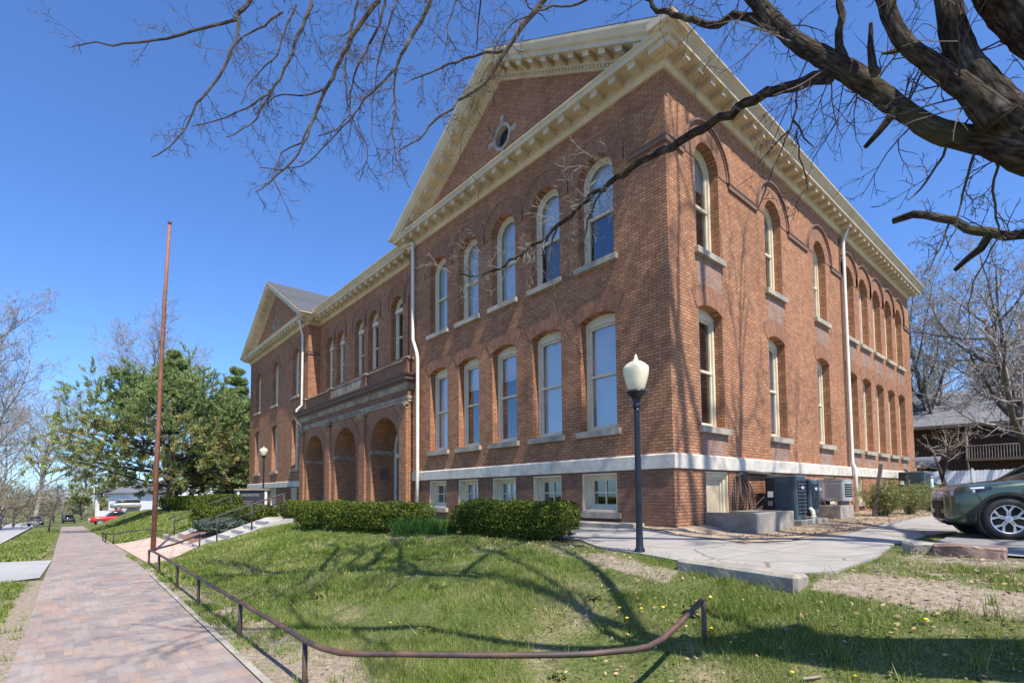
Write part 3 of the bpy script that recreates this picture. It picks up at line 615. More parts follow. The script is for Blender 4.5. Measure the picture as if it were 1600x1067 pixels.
# ------------------------------------------------------------------ entrance porch
P0 = Ff(-.25); PX = [-21.62, -17.58, -13.53]; AW = 2.55; PSp = 3.62
aops = [loop(c, AW, .6, PSp, AW/2, 0, 24) for c in PX]
wall('porch_wall', P0, [(-23.75, -.5), (-11.5, -.5), (-11.5, 5.4), (-23.75, 5.4)], aops, 1.2, (0, -1, 0), parent=B)
MB().fbox(Fs(-11.5), -.249, .1, 0, .2, -.5, 5.4).fbox(Fw(-23.75), -.249, .1, 0, .2, -.5, 5.4).build('porch_side', 'brick', B)
MB().box(-23.7, -11.6, -.2, 1.0, .2, .98).build('porch_floor', 'concrete_old', B)
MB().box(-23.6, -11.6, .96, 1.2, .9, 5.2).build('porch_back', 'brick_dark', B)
for c in PX:
    archring(P0, c, PSp, AW/2+.004, AW/2+.47, PI/2, .03, None, B, nseg=26)
    for sg in (-1, 1): MB().fbox(P0, min(c+sg*(AW/2-.035), c+sg*(AW/2+.03)), max(c+sg*(AW/2-.035), c+sg*(AW/2+.03)), -.012, 1.19, PSp-.2, PSp-.02).build('impost', 'porchstone', B)
    d = MB(); A = loop(c, AW-.01, .985, PSp, AW/2-.005, 0, 20); A2 = loop(c, AW-.01, .985, PSp, AW/2-.005, .14, 20); Pb = Ff(.88)
    d.ring(Pb, A, 0, A2, 0).ring(Pb, A2, 0, A2, .06).fbox(Pb, c-1.15, c+1.15, -.02, .06, 3.3, 3.48).fbox(Pb, c-.64, c-.52, 0, .06, 1.0, 3.3).fbox(Pb, c+.52, c+.64, 0, .06, 1.0, 3.3)
    D = d.build('door', 'white', B, recalc=True)
    lf = MB().fbox(Pb, c-.5, c+.5, .02, .05, 1.0, 3.28); lf.fbox(Pb, c-.4, c+.4, -.0, .03, 1.1, 1.75).build('door_leaf', 'white', D)
    MB().poly(Pb, A2, .065).fbox(Pb, c-.36, c+.36, .005, .02, 1.9, 3.1).build('pane', 'glass', D)
MB().box(-14.82, -14.75, .2, .55, 2.35, 2.8).build('plaque', 'browncap', B)
lb = MB().tube([(-16.9, .3, .98), (-16.9, .3, 1.02)], [.22, .2], 14).tube([(-16.9, .3, 1.02), (-16.9, .3, 1.9), (-16.9, .3, 2.4)], [.06, .04, .015], 8); lb.build('memorial_post', 'stone', B, True)
# piers, capitals, entablature, parapet
PPX = [-23.45, -19.6, -15.55, -11.8]
for x in PPX:
    MB().fbox(P0, x-.28, x+.28, -.1, .0, .4, 5.05).build('pilaster', 'brick', B)
for x in PPX:
    cp = MB().fbox(P0, x-.33, x+.33, -.16, .02, 5.2, 5.3).fbox(P0, x-.3, x+.3, -.125, .02, 5.03, 5.09)
    cp.lathe([(.0, 5.08), (.2, 5.08), (.21, 5.12), (.3, 5.2), (.0, 5.2)], 14, (x, -.3, 0))
    for sg in (-1, 1):
        for k in range(3): cp.lathe([(.03, -.03), (.075-.015*k, -.03), (.075-.015*k, .03), (.03, .03)], 12, M4=Matrix.Translation((x+sg*(.25-.09*k), -.41, 5.15-.0*k)) @ Matrix.Rotation(PI/2, 4, 'X'))
    for k in range(4): cp.tube([(x-.22+.147*k, -.36, 5.06), (x-.22+.147*k, -.40, 5.12), (x-.22+.147*k, -.44, 5.14)], [.04, .035, .02], 6)
    cp.build('capital', 'porchstone', B, recalc=True)
ENT = [(-23.75, .3), (-23.75, -.25), (-11.5, -.25), (-11.5, -.02)]
sweep([(0, 5.3), (.06, 5.3), (.06, 5.42), (.085, 5.42), (.085, 5.54), (.0, 5.54)], ENT).build('architrave', 'porchstone', B, recalc=True)
sweep([(0, 5.543), (.03, 5.543), (.03, 5.79), (.0, 5.79)], ENT).build('frieze', 'brick_dark', B, recalc=True)
sweep([(0, 5.793), (.07, 5.793), (.09, 5.86), (.10, 5.98), (.14, 6.03), (.0, 6.03)], ENT).build('bed_moulding', 'porchstone', B, recalc=True)
e = sweep([(0, 6.033), (.16, 6.033), (.18, 6.1), (.30, 6.14), (.30, 6.25), (.36, 6.30), (.38, 6.37), (.0, 6.43)], ENT); e.build('porch_cornice', 'browncap', B, recalc=True)
MB().box(-23.7, -11.55, -.2, .64, 5.38, 6.4).build('porch_roof', 'browncap', B)
pp = MB().box(-23.6, -11.6, -.16, .02, 6.41, 7.02)
for x in (-23.4, -19.55, -15.55, -11.75): pp.box(x-.16, x+.16, -.24, .05, 6.415, 7.06)
pp.build('parapet', 'brick_dark', B)
cg = MB().box(-23.65, -11.5, -.22, .08, 7.02, 7.075)
for x in (-23.4, -19.55, -15.55, -11.75): cg.box(x-.21, x+.21, -.29, .1, 7.062, 7.13)
cg.build('parapet_coping', 'porchstone', B, bevel=.01)
tb = MB().box(-19.37, -15.73, -.205, -.17, 6.45, 6.99).build('name_tablet', 'porchstone', B)
# low ledge along the front wall
MB().box(-3.0, -.75, -.62, -.06, .5, .93).build('concrete_ledge', 'concrete_old', B, bevel=.02)
# ------------------------------------------------------------------ trees
def rv(rnd): return Vector((rnd.gauss(0, 1), rnd.gauss(0, 1), rnd.gauss(0, 1)))
def grow(br, p, d, L, r, lvl, c, rnd):
    ns = c['seg'][lvl]; pts = [Vector(p)]; rad = [r]; dd = Vector(d).normalized(); tip = c['tip'][lvl]; p = Vector(p)
    for i in range(ns):
        dd = (dd+rv(rnd)*c['wob'][lvl]+Vector((0, 0, c['up'][lvl]))).normalized(); p = p+dd*(L/ns)
        pts.append(p); rad.append(r*(1-(1-tip)*(i+1)/ns))
    br.append((lvl, pts, rad))
    if lvl+1 >= len(c['seg']): return
    n_ = c['n'][lvl]; az = rnd.uniform(0, 6.28)
    for k in range(n_):
        t = c['frm'][lvl]+(1-c['frm'][lvl])*(k+rnd.random())/n_; f = min(t*ns, ns-.001); i = int(f); q = pts[i].lerp(pts[i+1], f-i)
        ax = (pts[i+1]-pts[i]).normalized(); az += 2.4+rnd.uniform(-.5, .5); o = ax.orthogonal().normalized(); o.rotate(Matrix.Rotation(az, 3, ax))
        an = R_(c['ang'][lvl]+rnd.uniform(-14, 14)); nd = ax*math.cos(an)+o*math.sin(an)
        grow(br, q, nd, L*c['rat'][lvl]*rnd.uniform(.7, 1.15)*(1.15-.5*t), max(rad[i]*c['thin'][lvl], c['min']), lvl+1, c, rnd)
def treemesh(br, split, sides, bumpy=0.):
    a, b_ = MB(), MB()
    for lvl, pts, rad in br: (a if lvl < split else b_).tube(pts, rad, sides[min(lvl, len(sides)-1)], cap=lvl < split, bumpy=bumpy if lvl < split else 0)
    return a, b_
def baretree(name, label, loc, cfg, H, r, seed, mt, mc, group=None, bud=None, cat='tree', lean=(0, 0, 1), budsize=.12, nb=0):
    rnd = random.Random(seed); br = []; grow(br, (0, 0, -.2), lean, H, r, 0, cfg, rnd)
    t = thing(name, label, cat, loc, 0, group); a, b_ = treemesh(br, 2, [10, 7, 4, 3, 3])
    a.build('trunk', mt, t, True); b_.build('crown', mc, t)
    if nb:
        tips = np.array([tuple(p) for l_, ps, _ in br if l_ >= 2 for p in ps[1:]]); pick = tips[rng.integers(0, len(tips), nb)]+rng.normal(0, .1, (nb, 3))
        V, Q = leafquads(pick, budsize, .6); fast('buds', V, Q, bud, t)
    return t
def leafquads(C, size, asp=.55, flat=None, jit=.35):
    N = len(C); a = rng.normal(0, 1, (N, 3)); b_ = rng.normal(0, 1, (N, 3))
    if flat is not None: a[:, 2] *= flat; b_[:, 2] *= flat
    a /= np.linalg.norm(a, axis=1)[:, None]; b_ -= a*(a*b_).sum(1)[:, None]; b_ /= np.linalg.norm(b_, axis=1)[:, None]
    s = size*(1+rng.uniform(-jit, jit, N))[:, None]/2; a *= s; b_ *= s*asp
    V = np.stack([C-a, C+b_*1-a*.1, C+a, C-b_-a*.1], 1).reshape(-1, 3); return V, np.arange(4*N).reshape(-1, 4)
def blades(P, h, wd, lean=.35, up=None):     # thin triangles standing on points P
    N = len(P); az = rng.uniform(0, 2*PI, N); ca, sa = np.cos(az), np.sin(az); h = h*(1+rng.uniform(-.45, .45, N)); wd = wd*(1+rng.uniform(-.3, .3, N))
    ln = rng.normal(0, lean, N)*h; l2 = rng.uniform(0, 2*PI, N)
    V = np.empty((N, 3, 3)); V[:, 0] = P; V[:, 1] = P; V[:, 2] = P
    V[:, 0, 0] -= ca*wd/2; V[:, 0, 1] -= sa*wd/2; V[:, 1, 0] += ca*wd/2; V[:, 1, 1] += sa*wd/2
    V[:, 2, 0] += np.cos(l2)*ln; V[:, 2, 1] += np.sin(l2)*ln; V[:, 2, 2] += h
    return V.reshape(-1, 3), np.arange(3*N).reshape(-1, 3)
# ---- the old street tree whose limbs hang over the picture
def spline(P, step):
    P = [Vector(p) for p in P]; out = []
    for i in range(len(P)-1):
        a, b_, c, d = P[max(i-1, 0)], P[i], P[i+1], P[min(i+2, len(P)-1)]; k = max(1, int((c-b_).length/step))
        for j in range(k):
            t = j/k; out.append((.5*((2*b_)+(c-a)*t+(2*a-5*b_+4*c-d)*t*t+(3*b_-a-3*c+d)*t**3), i+t))
    out.append((P[-1], len(P)-1)); return out
def limbpts(L, K, step):              # (px, py, D, half width px) -> smooth points and radii
    W = [at(q[0], q[1], q[2]*K) for q in L]; Rr = [q[3]*q[2]*K/FPX for q in L]; sp = spline(W, step); pts = []; rad = []
    for p, t in sp:
        i = min(int(t), len(L)-2); pts.append(p); rad.append(Rr[i]+(Rr[i+1]-Rr[i])*(t-i))
    return pts, rad
KT = .9; trnd = random.Random(21)
base = Vector((8.6, -4.75, .35)); bt = base-Vector((0, 0, .5))
LA = [(1650, 250, 3.3, 31.6), (1595, 238, 3.32, 25.5), (1545, 222, 3.38, 18.8), (1469, 206, 3.5, 15.7), (1417, 176, 3.6, 13.9), (1370, 143, 3.7, 14.6), (1325, 112, 3.8, 15.7), (1290, 92, 3.9, 13.9), (1240, 62, 4.1, 11.6), (1187, 8, 4.3, 10.9), (1130, -60, 4.5, 10.3), (1040, -125, 4.9, 11.6), (900, -165, 5.3, 9.7), (760, -175, 5.8, 7.9), (620, -150, 6.2, 6.1), (500, -110, 6.6, 4.3), (430, -60, 6.9, 3.0)]
LD = [(1560, 190, 3.25, 24.5), (1510, 140, 3.3, 15.9), (1455, 100, 3.35, 13.4), (1415, 68, 3.4, 11.6), (1392, 30, 3.45, 11.0), (1380, -10, 3.5, 11.0), (1350, -90, 3.7, 9.8), (1280, -220, 4.2, 8.0), (1200, -420, 5, 5.5)]
LE = [(1640, 230, 3.3, 36.4), (1565, 175, 3.3, 29.3), (1513, 105, 3.33, 20.9), (1490, 50, 3.36, 17.6), (1482, 0, 3.4, 16.3), (1470, -110, 3.6, 15.0), (1440, -330, 4.2, 11.7), (1380, -600, 5.2, 7.8)]
LG = [(1760, 240, 3.3, 39.0), (1660, 95, 3.2, 29.6), (1600, 40, 3.2, 26.5), (1565, 0, 3.2, 25.7), (1530, -60, 3.1, 23.4), (1470, -260, 2.9, 19), (1350, -620, 2.7, 16), (1150, -1150, 2.6, 12)]
LB = [(1296, 118, 3.9, 14), (1270, 126, 4.0, 11), (1210, 143, 4.25, 9.5), (1165, 163, 4.5, 9), (1110, 194, 4.8, 8), (1060, 222, 5.1, 7.5), (1030, 236, 5.3, 7), (985, 264, 5.6, 6), (950, 290, 5.8, 5), (900, 330, 6.2, 4), (850, 372, 6.5, 3), (800, 408, 6.8, 2.4), (752, 430, 7.1, 1.6), (715, 428, 7.3, 1)]
LC = [(1240, 62, 4.1, 9), (1210, 42, 4.2, 8), (1160, 30, 4.5, 7), (1120, 38, 4.7, 6.5), (1075, 32, 5, 5.5), (1030, 15, 5.2, 4.5), (1008, 2, 5.3, 3.5), (985, -20, 5.5, 3)]
LH = [(1830, 400, 3.2, 20), (1690, 385, 3.45, 13), (1640, 378, 3.55, 11), (1600, 371, 3.6, 9), (1545, 364, 3.75, 8.5), (1490, 347, 3.95, 7.5), (1430, 336, 4.15, 7), (1400, 340, 4.25, 6)]
LH2 = [(1545, 367, 3.75, 8), (1528, 385, 3.8, 8), (1512, 405, 3.85, 6), (1496, 420, 3.9, 4)]
LA2 = [(1318, 108, 3.8, 10), (1309, 62, 3.85, 7), (1315, 25, 3.9, 6.5), (1310, -15, 4, 6), (1290, -80, 4.2, 5)]
LS = [(1400, 178, 3.6, 9), (1378, 205, 3.62, 6), (1352, 227, 3.65, 4)]
LS2 = [(1368, 120, 3.55, 9), (1358, 78, 3.6, 6), (1360, 40, 3.65, 3)]
LS3 = [(1405, 80, 3.45, 6), (1390, 84, 3.42, 4), (1375, 82, 3.4, 2)]
tr = MB(); tp = [bt, base+Vector((-.02, 0, .4)), at(2150, 640, 2.9*KT), at(1850, 400, 3.1*KT), at(1700, 265, 3.25*KT), at(1620, 205, 3.3*KT)]
sp = spline(tp, .06); trr = [.62, .36, .27, .235, .21, .13]
tr.tube([p for p, t in sp], [trr[min(int(t), 4)]+(trr[min(int(t), 4)+1]-trr[min(int(t), 4)])*(t-min(int(t), 4)) for p, t in sp], 30, bumpy=.035)
limbs = []
for L in (LA, LD, LE, LG): pts, rad = limbpts(L, KT, .05); tr.tube(pts, rad, 24, bumpy=.075); limbs.append((pts, rad))
br = MB()
for L in (LB, LC, LH, LH2, LA2, LS, LS2, LS3):
    pts, rad = limbpts(L, KT, .07); rad = [r*.8 for r in rad]; pts = [p+rv(trnd)*.012 for p in pts]; br.tube(pts, [max(r, .004) for r in rad], 9, bumpy=.09); limbs.append((pts, rad))
# drooping boughs from the long limb that passes above the picture
ext, _ = limbs[0]
BL = [([(392, 0), (372, 22), (368, 31), (316, 44), (260, 62), (215, 67), (175, 72), (150, 66), (122, 72)], 5, 1.3), ([(370, 28), (372, 52), (350, 105), (325, 141), (306, 163), (290, 200), (262, 232), (236, 245)], 4, 1.2),
      ([(486, 0), (482, 20), (462, 65), (452, 95), (429, 135), (409, 170), (392, 196), (353, 216)], 4.5, 1.2), ([(426, 140), (384, 169), (339, 188), (299, 197)], 2.6, 1), ([(440, 17), (412, 39), (372, 65), (352, 98)], 3, 1),
      ([(462, 6), (445, 53), (432, 84), (395, 124), (377, 163)], 2.6, .9), ([(590, 0), (565, 34), (531, 96), (510, 140), (497, 170), (483, 200), (466, 240), (423, 283), (399, 300)], 5.5, 1.2), ([(602, 0), (590, 46), (571, 82), (550, 133), (546, 178), (528, 200), (500, 214)], 3.6, 1),
      ([(675, 0), (651, 46), (633, 76), (619, 108), (617, 167), (614, 200), (620, 247), (641, 294)], 5, 1), ([(619, 108), (587, 136), (553, 179), (525, 210), (470, 260), (405, 262)], 3, .9), ([(857, -10), (820, 38), (796, 72), (757, 130), (717, 158), (682, 188), (655, 217), (617, 240)], 7, 1.2),
      ([(757, 130), (740, 170), (722, 215), (716, 260)], 3.4, 1), ([(790, 80), (740, 88), (690, 106), (660, 120), (630, 130)], 3.6, 1), ([(560, 0), (547, 52), (540, 110), (548, 180), (575, 235), (560, 283)], 3, .9), ([(930, -5), (890, 10), (850, 14), (800, 40), (770, 80)], 3, 1),
      ([(500, 165), (470, 222), (440, 240), (420, 290)], 2.4, .8), ([(510, 140), (470, 150), (430, 152), (400, 178)], 2.6, .8), ([(620, 0), (600, 60), (588, 120), (580, 200), (592, 244)], 2.6, .8), ([(715, 0), (700, 40), (698, 70), (670, 40)], 2.2, .8)]
tw = MB(); boughs = []
for P, w0, w1 in BL:
    D0 = 5.4+.002*(900-P[0][0])+trnd.uniform(-.3, .5); n_ = len(P)
    L = [(p[0], p[1], D0-.09*i, (w0+(w1-w0)*i/(n_-1))*.62) for i, p in enumerate(P)]
    pts, rad = limbpts(L, KT, .09)
    if P[0][1] < 1: # runs on up, out of the picture, to the limb it grows from
        top = min((e for e in ext[len(ext)//2:]), key=lambda e: (e-pts[0]-Vector((0, 0, .6))).length); mid = pts[0].lerp(top, .5)+Vector((0, 0, .12)); s2 = spline([top, mid, pts[0]], .15)[:-1]
        pts = [p for p, t in s2]+pts; rad = [rad[0]*1.35]*len(s2)+rad
    pts = [p+rv(trnd)*.006 for p in pts]; br.tube(pts, [max(r, .0035) for r in rad], 6); boughs.append((pts, rad))
TC = dict(seg=[5, 4, 3], n=[4, 3], rat=[.55, .55], ang=[44, 46], wob=[.12, .15, .15], up=[-.02, -.02, 0], tip=[.35, .4, .5], thin=[.7, .75], frm=[.15, .2], min=.0024)
pw = MB()
def twigs(pts, rad, per, L, droop, r=.0052, lo=.0, hi=1., cfg=TC, to=None):
    tot = sum((pts[i+1]-pts[i]).length for i in range(len(pts)-1)); k = int(tot*per)
    for _ in range(k):
        f = (lo+(hi-lo)*trnd.random())*(len(pts)-1.01); i = int(f); q = pts[i].lerp(pts[i+1], f-i); ax = (pts[i+1]-pts[i]).normalized()
        o = ax.orthogonal().normalized(); o.rotate(Matrix.Rotation(trnd.uniform(0, 6.28), 3, ax)); o = (o+ax*trnd.uniform(0, .8)+Vector((0, 0, droop))).normalized(); b2 = []
        grow(b2, q+o*rad[i]*.6, o, L*trnd.uniform(.4, 1.2), min(r, max(rad[i]*.7, .003)), 0, cfg, trnd)
        for l_, ps, rd in b2: (to or tw).tube(ps, rd, 3, cap=False)
for pts, rad in boughs: twigs(pts, rad, 6, .36, -.25, r=.0042)
for i, (pts, rad) in enumerate(limbs):
    if i == 4: twigs(pts, rad, 9, .5, -.35, lo=.45, r=.0045, to=pw); twigs(pts, rad, 3, .4, .4, lo=.4, r=.0045, to=pw)
    elif i == 5: twigs(pts, rad, 2, .3, 0)
    elif i in (6, 7): twigs(pts, rad, 3, .4, .1)
    elif i == 0: twigs(pts, rad, 3.5, .45, .1, r=.007, hi=.55); twigs(pts, rad, 3, .75, -.5, r=.006, hi=.45)
    elif i in (1, 2): twigs(pts, rad, 4, .5, 0, r=.007, hi=.7)
    elif i == 3: twigs(pts, rad, 3, .4, -.3, r=.006)
HT = [[(1248, 131, 4.08, 3), (1240, 185, 4.05, 2.5), (1215, 245, 4.1, 2), (1195, 300, 4.15, 2), (1183, 335, 4.2, 1)], [(1240, 188, 4.05, 3), (1258, 215, 4, 2.2), (1272, 230, 4, 1.4)], [(1236, 200, 4.05, 3), (1205, 232, 4.1, 2), (1180, 262, 4.15, 1)], [(1243, 205, 4.05, 2.4), (1250, 245, 4.05, 2), (1262, 300, 4.1, 1)], [(945, 290, 5.8, 3), (925, 330, 5.85, 2.4), (908, 385, 5.9, 2), (885, 430, 5.9, 1.6)], [(872, 350, 6.3, 3), (858, 400, 6.2, 2.4), (862, 440, 6.15, 2.6), (872, 480, 6.1, 2), (885, 520, 6.1, 1.4), (905, 545, 6.1, 1)], [(868, 468, 6.1, 1.8), (845, 490, 6.1, 1.4), (820, 505, 6.1, 1)], [(1482, 348, 3.97, 2.5), (1470, 390, 3.95, 2.2), (1440, 430, 3.9, 1)], [(1480, 210, 3.5, 4), (1472, 245, 3.5, 3.5), (1450, 280, 3.5, 3), (1420, 315, 3.5, 1.5)], [(1524, 218, 3.4, 4), (1518, 255, 3.4, 3.5), (1505, 300, 3.4, 3), (1495, 340, 3.4, 2), (1480, 390, 3.4, 1)], [(1558, 226, 3.37, 4), (1554, 262, 3.4, 3.5), (1552, 320, 3.4, 3), (1560, 372, 3.4, 2), (1520, 440, 3.5, 1.6), (1515, 520, 3.5, 1)]]
for L in HT: pts, rad = limbpts([(a, b_, c, d*.6) for a, b_, c, d in L], KT, .06); pts = [p+rv(trnd)*.006 for p in pts]; br.tube(pts, rad, 5); twigs(pts, rad, 6, .22, -.2, r=.0035)
# the rest of the crown above the picture
UC = dict(seg=[7, 6, 5, 4], n=[7, 6, 5], rat=[.62, .6, .55], ang=[45, 45, 45], wob=[.12, .15, .18, .2], up=[.06, .03, 0, 0], tip=[.35, .35, .4, .5], thin=[.6, .6, .65], frm=[.2, .2, .2], min=.009)
ub = []
for (pts, rad), L_ in ((limbs[1], 3.2), (limbs[2], 3.8), (limbs[3], 3.4)): grow(ub, pts[-1], pts[-1]-pts[-4], L_*1.25, max(rad[-1]*1.15, .07), 0, UC, trnd)
for t_ in (.46, .52, .58, .63, .68, .73, .78, .83, .88, .93):
    i = int(t_*len(ext)); grow(ub, ext[i], Vector((trnd.uniform(-.7, .2), trnd.uniform(-.6, .5), 1)), 3.8, .065, 1, UC, trnd)
for l_, ps, rd in ub: (br if l_ < 2 else tw).tube(ps, rd, [8, 6, 4, 3][l_], cap=False)
T = thing('street_tree', 'old bare street tree with thick furrowed limbs and drooping twigs over the lawn', 'tree', base)
for mb, nm, mt in ((tr, 'trunk', 'bark'), (br, 'branches', 'bark'), (tw, 'twigs', 'twig'), (pw, 'pale_twigs', 'twigpale')):
    mb.v = [(v[0]-base.x, v[1]-base.y, v[2]-base.z) for v in mb.v]; mb.build(nm, mt, T, nm == 'trunk')
# ---- second tall bare tree by the driveway, and trees behind
BC = dict(seg=[9, 8, 6, 5, 4], n=[9, 7, 6, 4], rat=[.62, .5, .5, .5], ang=[38, 42, 45, 45], wob=[.05, .10, .14, .18, .2], up=[.03, .07, .06, .04, .02], tip=[.3, .25, .3, .4, .5], thin=[.55, .55, .55, .6], frm=[.3, .25, .2, .2], min=.008)
def cfg(**k): c = dict(BC); c.update(k); return c
baretree('bare_tree', 'tall bare tree beside the green car whose shadow crosses the brick side wall', on(8.4, -1.3), cfg(n=[10, 7, 5, 3], min=.02, thin=[.62, .66, .66, .6]), 20, .46, 3, 'bark', 'twig')
def behind(px, py, D): p = at(px, py, D); return on(p.x, p.y)
baretree('bare_tree', 'large bare spreading tree with dark leaning trunk behind the white fence at the right', behind(1640, 760, 27), cfg(frm=[.2, .15, .15, .2], ang=[50, 42, 45, 45], n=[15, 10, 8, 5], min=.010, rat=[.62, .55, .55, .5]), 11.5, .40, 11, 'greybark', 'greytwig', bud='bud', nb=5000, lean=(-.16, .1, 1), budsize=.10)
baretree('bare_tree', 'bare tree with fine grey twigs rising behind the far end of the brick side wall', behind(1475, 760, 42), cfg(n=[13, 9, 7, 5], frm=[.2, .2, .2, .2], min=.016), 13.5, .36, 17, 'greybark', 'greytwig', bud='bud', nb=6000, budsize=.14)
RC = cfg(seg=[5, 7, 6, 5, 4], n=[6, 6, 5, 3], frm=[.45, .3, .2, .2], ang=[58, 42, 42, 42], up=[0, .05, .02, 0, 0], rat=[1.05, .5, .5, .5], min=.006)
baretree('ornamental_tree', 'small bare ornamental tree with pale branches in front of the white fence', behind(1487, 760, 23), RC, 2.6, .15, 5, 'darkbark', 'twigpale', lean=(-.05, 0, 1))
t = baretree('bare_tree', 'big pale bare tree standing tall behind the pines', behind(262, 790, 78), cfg(n=[14, 10, 7, 6], frm=[.2, .15, .15, .2], min=.017, ang=[34, 38, 42, 45], rat=[.6, .5, .5, .55]), 22.5, .42, 23, 'greytwig', 'greytwig', bud='bud', nb=4500, budsize=.13, group='bare trees left of the school')
labs = ['bare grey tree at the left picture edge with branches over the street', 'bare tree far down the street left of the pines, its crown thin against the sky', 'bare tree low behind the pickup truck beyond the pines', 'bare twiggy tree farthest down the left side of the street', 'bare tree rising just left of the far gabled pavilion']
for i, (px, D, s_, rz) in enumerate([(-42, 60, .96, 1.2), (55, 92, .9, 2.9), (135, 140, .8, 4.1), (8, 110, 1.0, 5.3), (372, 95, .85, 2.2)]):
    c = copy_tree(t); c.location = behind(px, 800, D); c.rotation_euler = (0, 0, rz); c.scale = (s_, s_, s_); c['label'] = labs[i]
q1 = [o for o in COL.objects if o.get('label', '').startswith('bare tree with fine grey twigs')][0]
for px, D, s_, rz, lb in ((1548, 52, 1.0, 2.2, 'bare grey tree behind the dark brick house, right of the school'), (1442, 60, .95, 4.4, 'bare grey tree farthest back, just past the end of the side wall')):
    c = copy_tree(q1); c.location = behind(px, 760, D); c.rotation_euler = (0, 0, rz); c.scale = (s_,)*3; c['label'] = lb
# undergrowth along the far side of the street
UG = cfg(seg=[3, 6, 5, 4], n=[9, 7, 5], frm=[.1, .15, .2], ang=[50, 40, 42], rat=[2.3, .55, .5], up=[0, .06, .03, 0], min=.02, wob=[.1, .16, .2, .2], tip=[.8, .3, .4, .5])
u = baretree('bare_shrub', 'tangle of brown bare shrubs at the left edge across the street', behind(2, 790, 62), UG, 2.6, .12, 31, 'brush', 'brush', cat='shrub', group='bare shrubs along the street', bud='bud', nb=1500, budsize=.16)
for i, (px, D, s_, lb) in enumerate([(22, 78, 1.2, 'brown bare shrub behind the parked blue car'), (45, 100, 1.25, 'brown bare shrub beyond the blue car down the street'), (-25, 55, 1.15, 'nearest brown bare shrub at the left picture edge'), (85, 125, 1.3, 'bare shrub at the foot of the street beyond the leaning sapling'), (110, 140, 1.25, 'bare shrub far down the pavement'), (68, 140, 1.5, 'tall bare shrub at the far end of the street')]):
    c = copy_tree(u); c.location = behind(px, 790, D); c.rotation_euler = (0, 0, i*1.7); c.scale = (s_,)*3; c['label'] = lb
wl = baretree('budding_tree', 'pale green budding tree behind the red pickup truck', behind(190, 790, 95), cfg(n=[9, 7, 5, 3], min=.02, frm=[.1, .2, .2, .2], up=[.02, 0, -.03, -.06, -.08]), 6, .25, 41, 'greybark', 'greytwig', bud='willow', nb=5000, budsize=.28, group='budding trees behind the truck')
for px, D, s_, lb in ((158, 112, 1.05, 'pale green budding tree left of the red pickup truck'), (128, 125, 1.1, 'pale green budding tree at the far end of the brick pavement'), (368, 62, .62, 'small budding tree behind the black notice board')):
    c = copy_tree(wl); c.location = behind(px, 790, D); c.scale = (s_,)*3; c.rotation_euler = (0, 0, px*.1); c['label'] = lb
# ---- pines
def pine(label, loc, H, spread, seed, r=.32, lean=(0, 0, 1), zfrom=.16, N=24):
    rnd = random.Random(seed); t = thing('pine_tree', label, 'tree', loc, 0, 'pines left of the school'); a, b_ = MB(), MB(); Ld = Vector(lean).normalized(); tip = []
    tp = [Ld*(H*i/10)+Vector((rnd.gauss(0, .05), rnd.gauss(0, .05), 0)) for i in range(11)]; a.tube(tp, [r*(1-.93*i/10) for i in range(11)], 10); az = 0
    for k in range(N*4):
        f = zfrom+(1-zfrom)*round((k/(N*4))*10)/10*.9+.1*k/(N*4); az += 2.4+rnd.uniform(-.4, .4); i = min(int(f*10), 9); q = tp[i].lerp(tp[i+1], f*10-i)
        g = (f-zfrom)/(1-zfrom); Ln = spread*(.55+.62*math.sin(PI*min(1, (g+.30)/1.1)))*(1-g**1.7)*rnd.uniform(.55, 1.12)+.5
        d = Vector((math.cos(az), math.sin(az), .04+.45*g+rnd.uniform(-.10, .10))); bb = []
        grow(bb, q, d, Ln, .028+.05*(1-f)*r/.3, 0, PC, rnd)
        for l_, ps, rd in bb:
            b_.tube(ps, rd, 4 if l_ == 0 else 3, cap=False)
            for j in range(1, len(ps)):
                if j >= len(ps)-(2 if l_ else 2): tip.append((ps[j], (ps[j]-ps[j-1]).normalized()))
    a.build('trunk', 'darkbark', t, True); b_.build('branches', 'darkbark', t)
    C = np.array([tuple(p) for p, d in tip]); Dn = np.array([tuple(d) for p, d in tip]); K = 17; C = np.repeat(C, K, 0); Dn = np.repeat(Dn, K, 0); Nn = len(C)
    C = C+Dn*rng.uniform(-.30, .10, Nn)[:, None]+rng.normal(0, .05, (Nn, 3))
    v = rng.normal(0, .5, (Nn, 3))+Dn*.75+np.array([0, 0, .28]); v /= np.linalg.norm(v, axis=1)[:, None]; ln = rng.uniform(.14, .30, Nn)[:, None]
    wv = np.cross(v, rng.normal(0, 1, (Nn, 3))); wv /= np.linalg.norm(wv, axis=1)[:, None]; wv *= .03
    V = np.stack([C-wv, C+wv, C+v*ln+wv*.5, C+v*ln-wv*.5], 1).reshape(-1, 3); Q = np.arange(4*Nn).reshape(-1, 4)
    low = (np.repeat(rng.random(len(tip)), K) < .36) & (C[:, 2] < H*.55)
    fast('needles', V, Q[~low], 'pine', t); fast('tan_needles', V, Q[low], 'pinebrown', t); return t
PC = dict(seg=[7, 5, 3], n=[10, 3], rat=[.36, .5], ang=[48, 42], wob=[.07, .1, .12], up=[.025, .04, .06], tip=[.25, .4, .5], thin=[.5, .6], frm=[.3, .3], min=.008)
pine('broad dark green pine behind the flagpole with tan patches on its low boughs', behind(266, 800, 42), 12.6, 7.4, 51, .42)
pine('narrower pine with leaning trunk close to the far gabled pavilion', behind(352, 800, 47), 12.4, 3.6, 52, .3, (.06, .05, 1), N=20)
pine('pine with slanting trunk half hidden behind the far pavilion', behind(338, 800, 52), 11.5, 3.2, 57, .26, (.1, .1, 1), N=16)

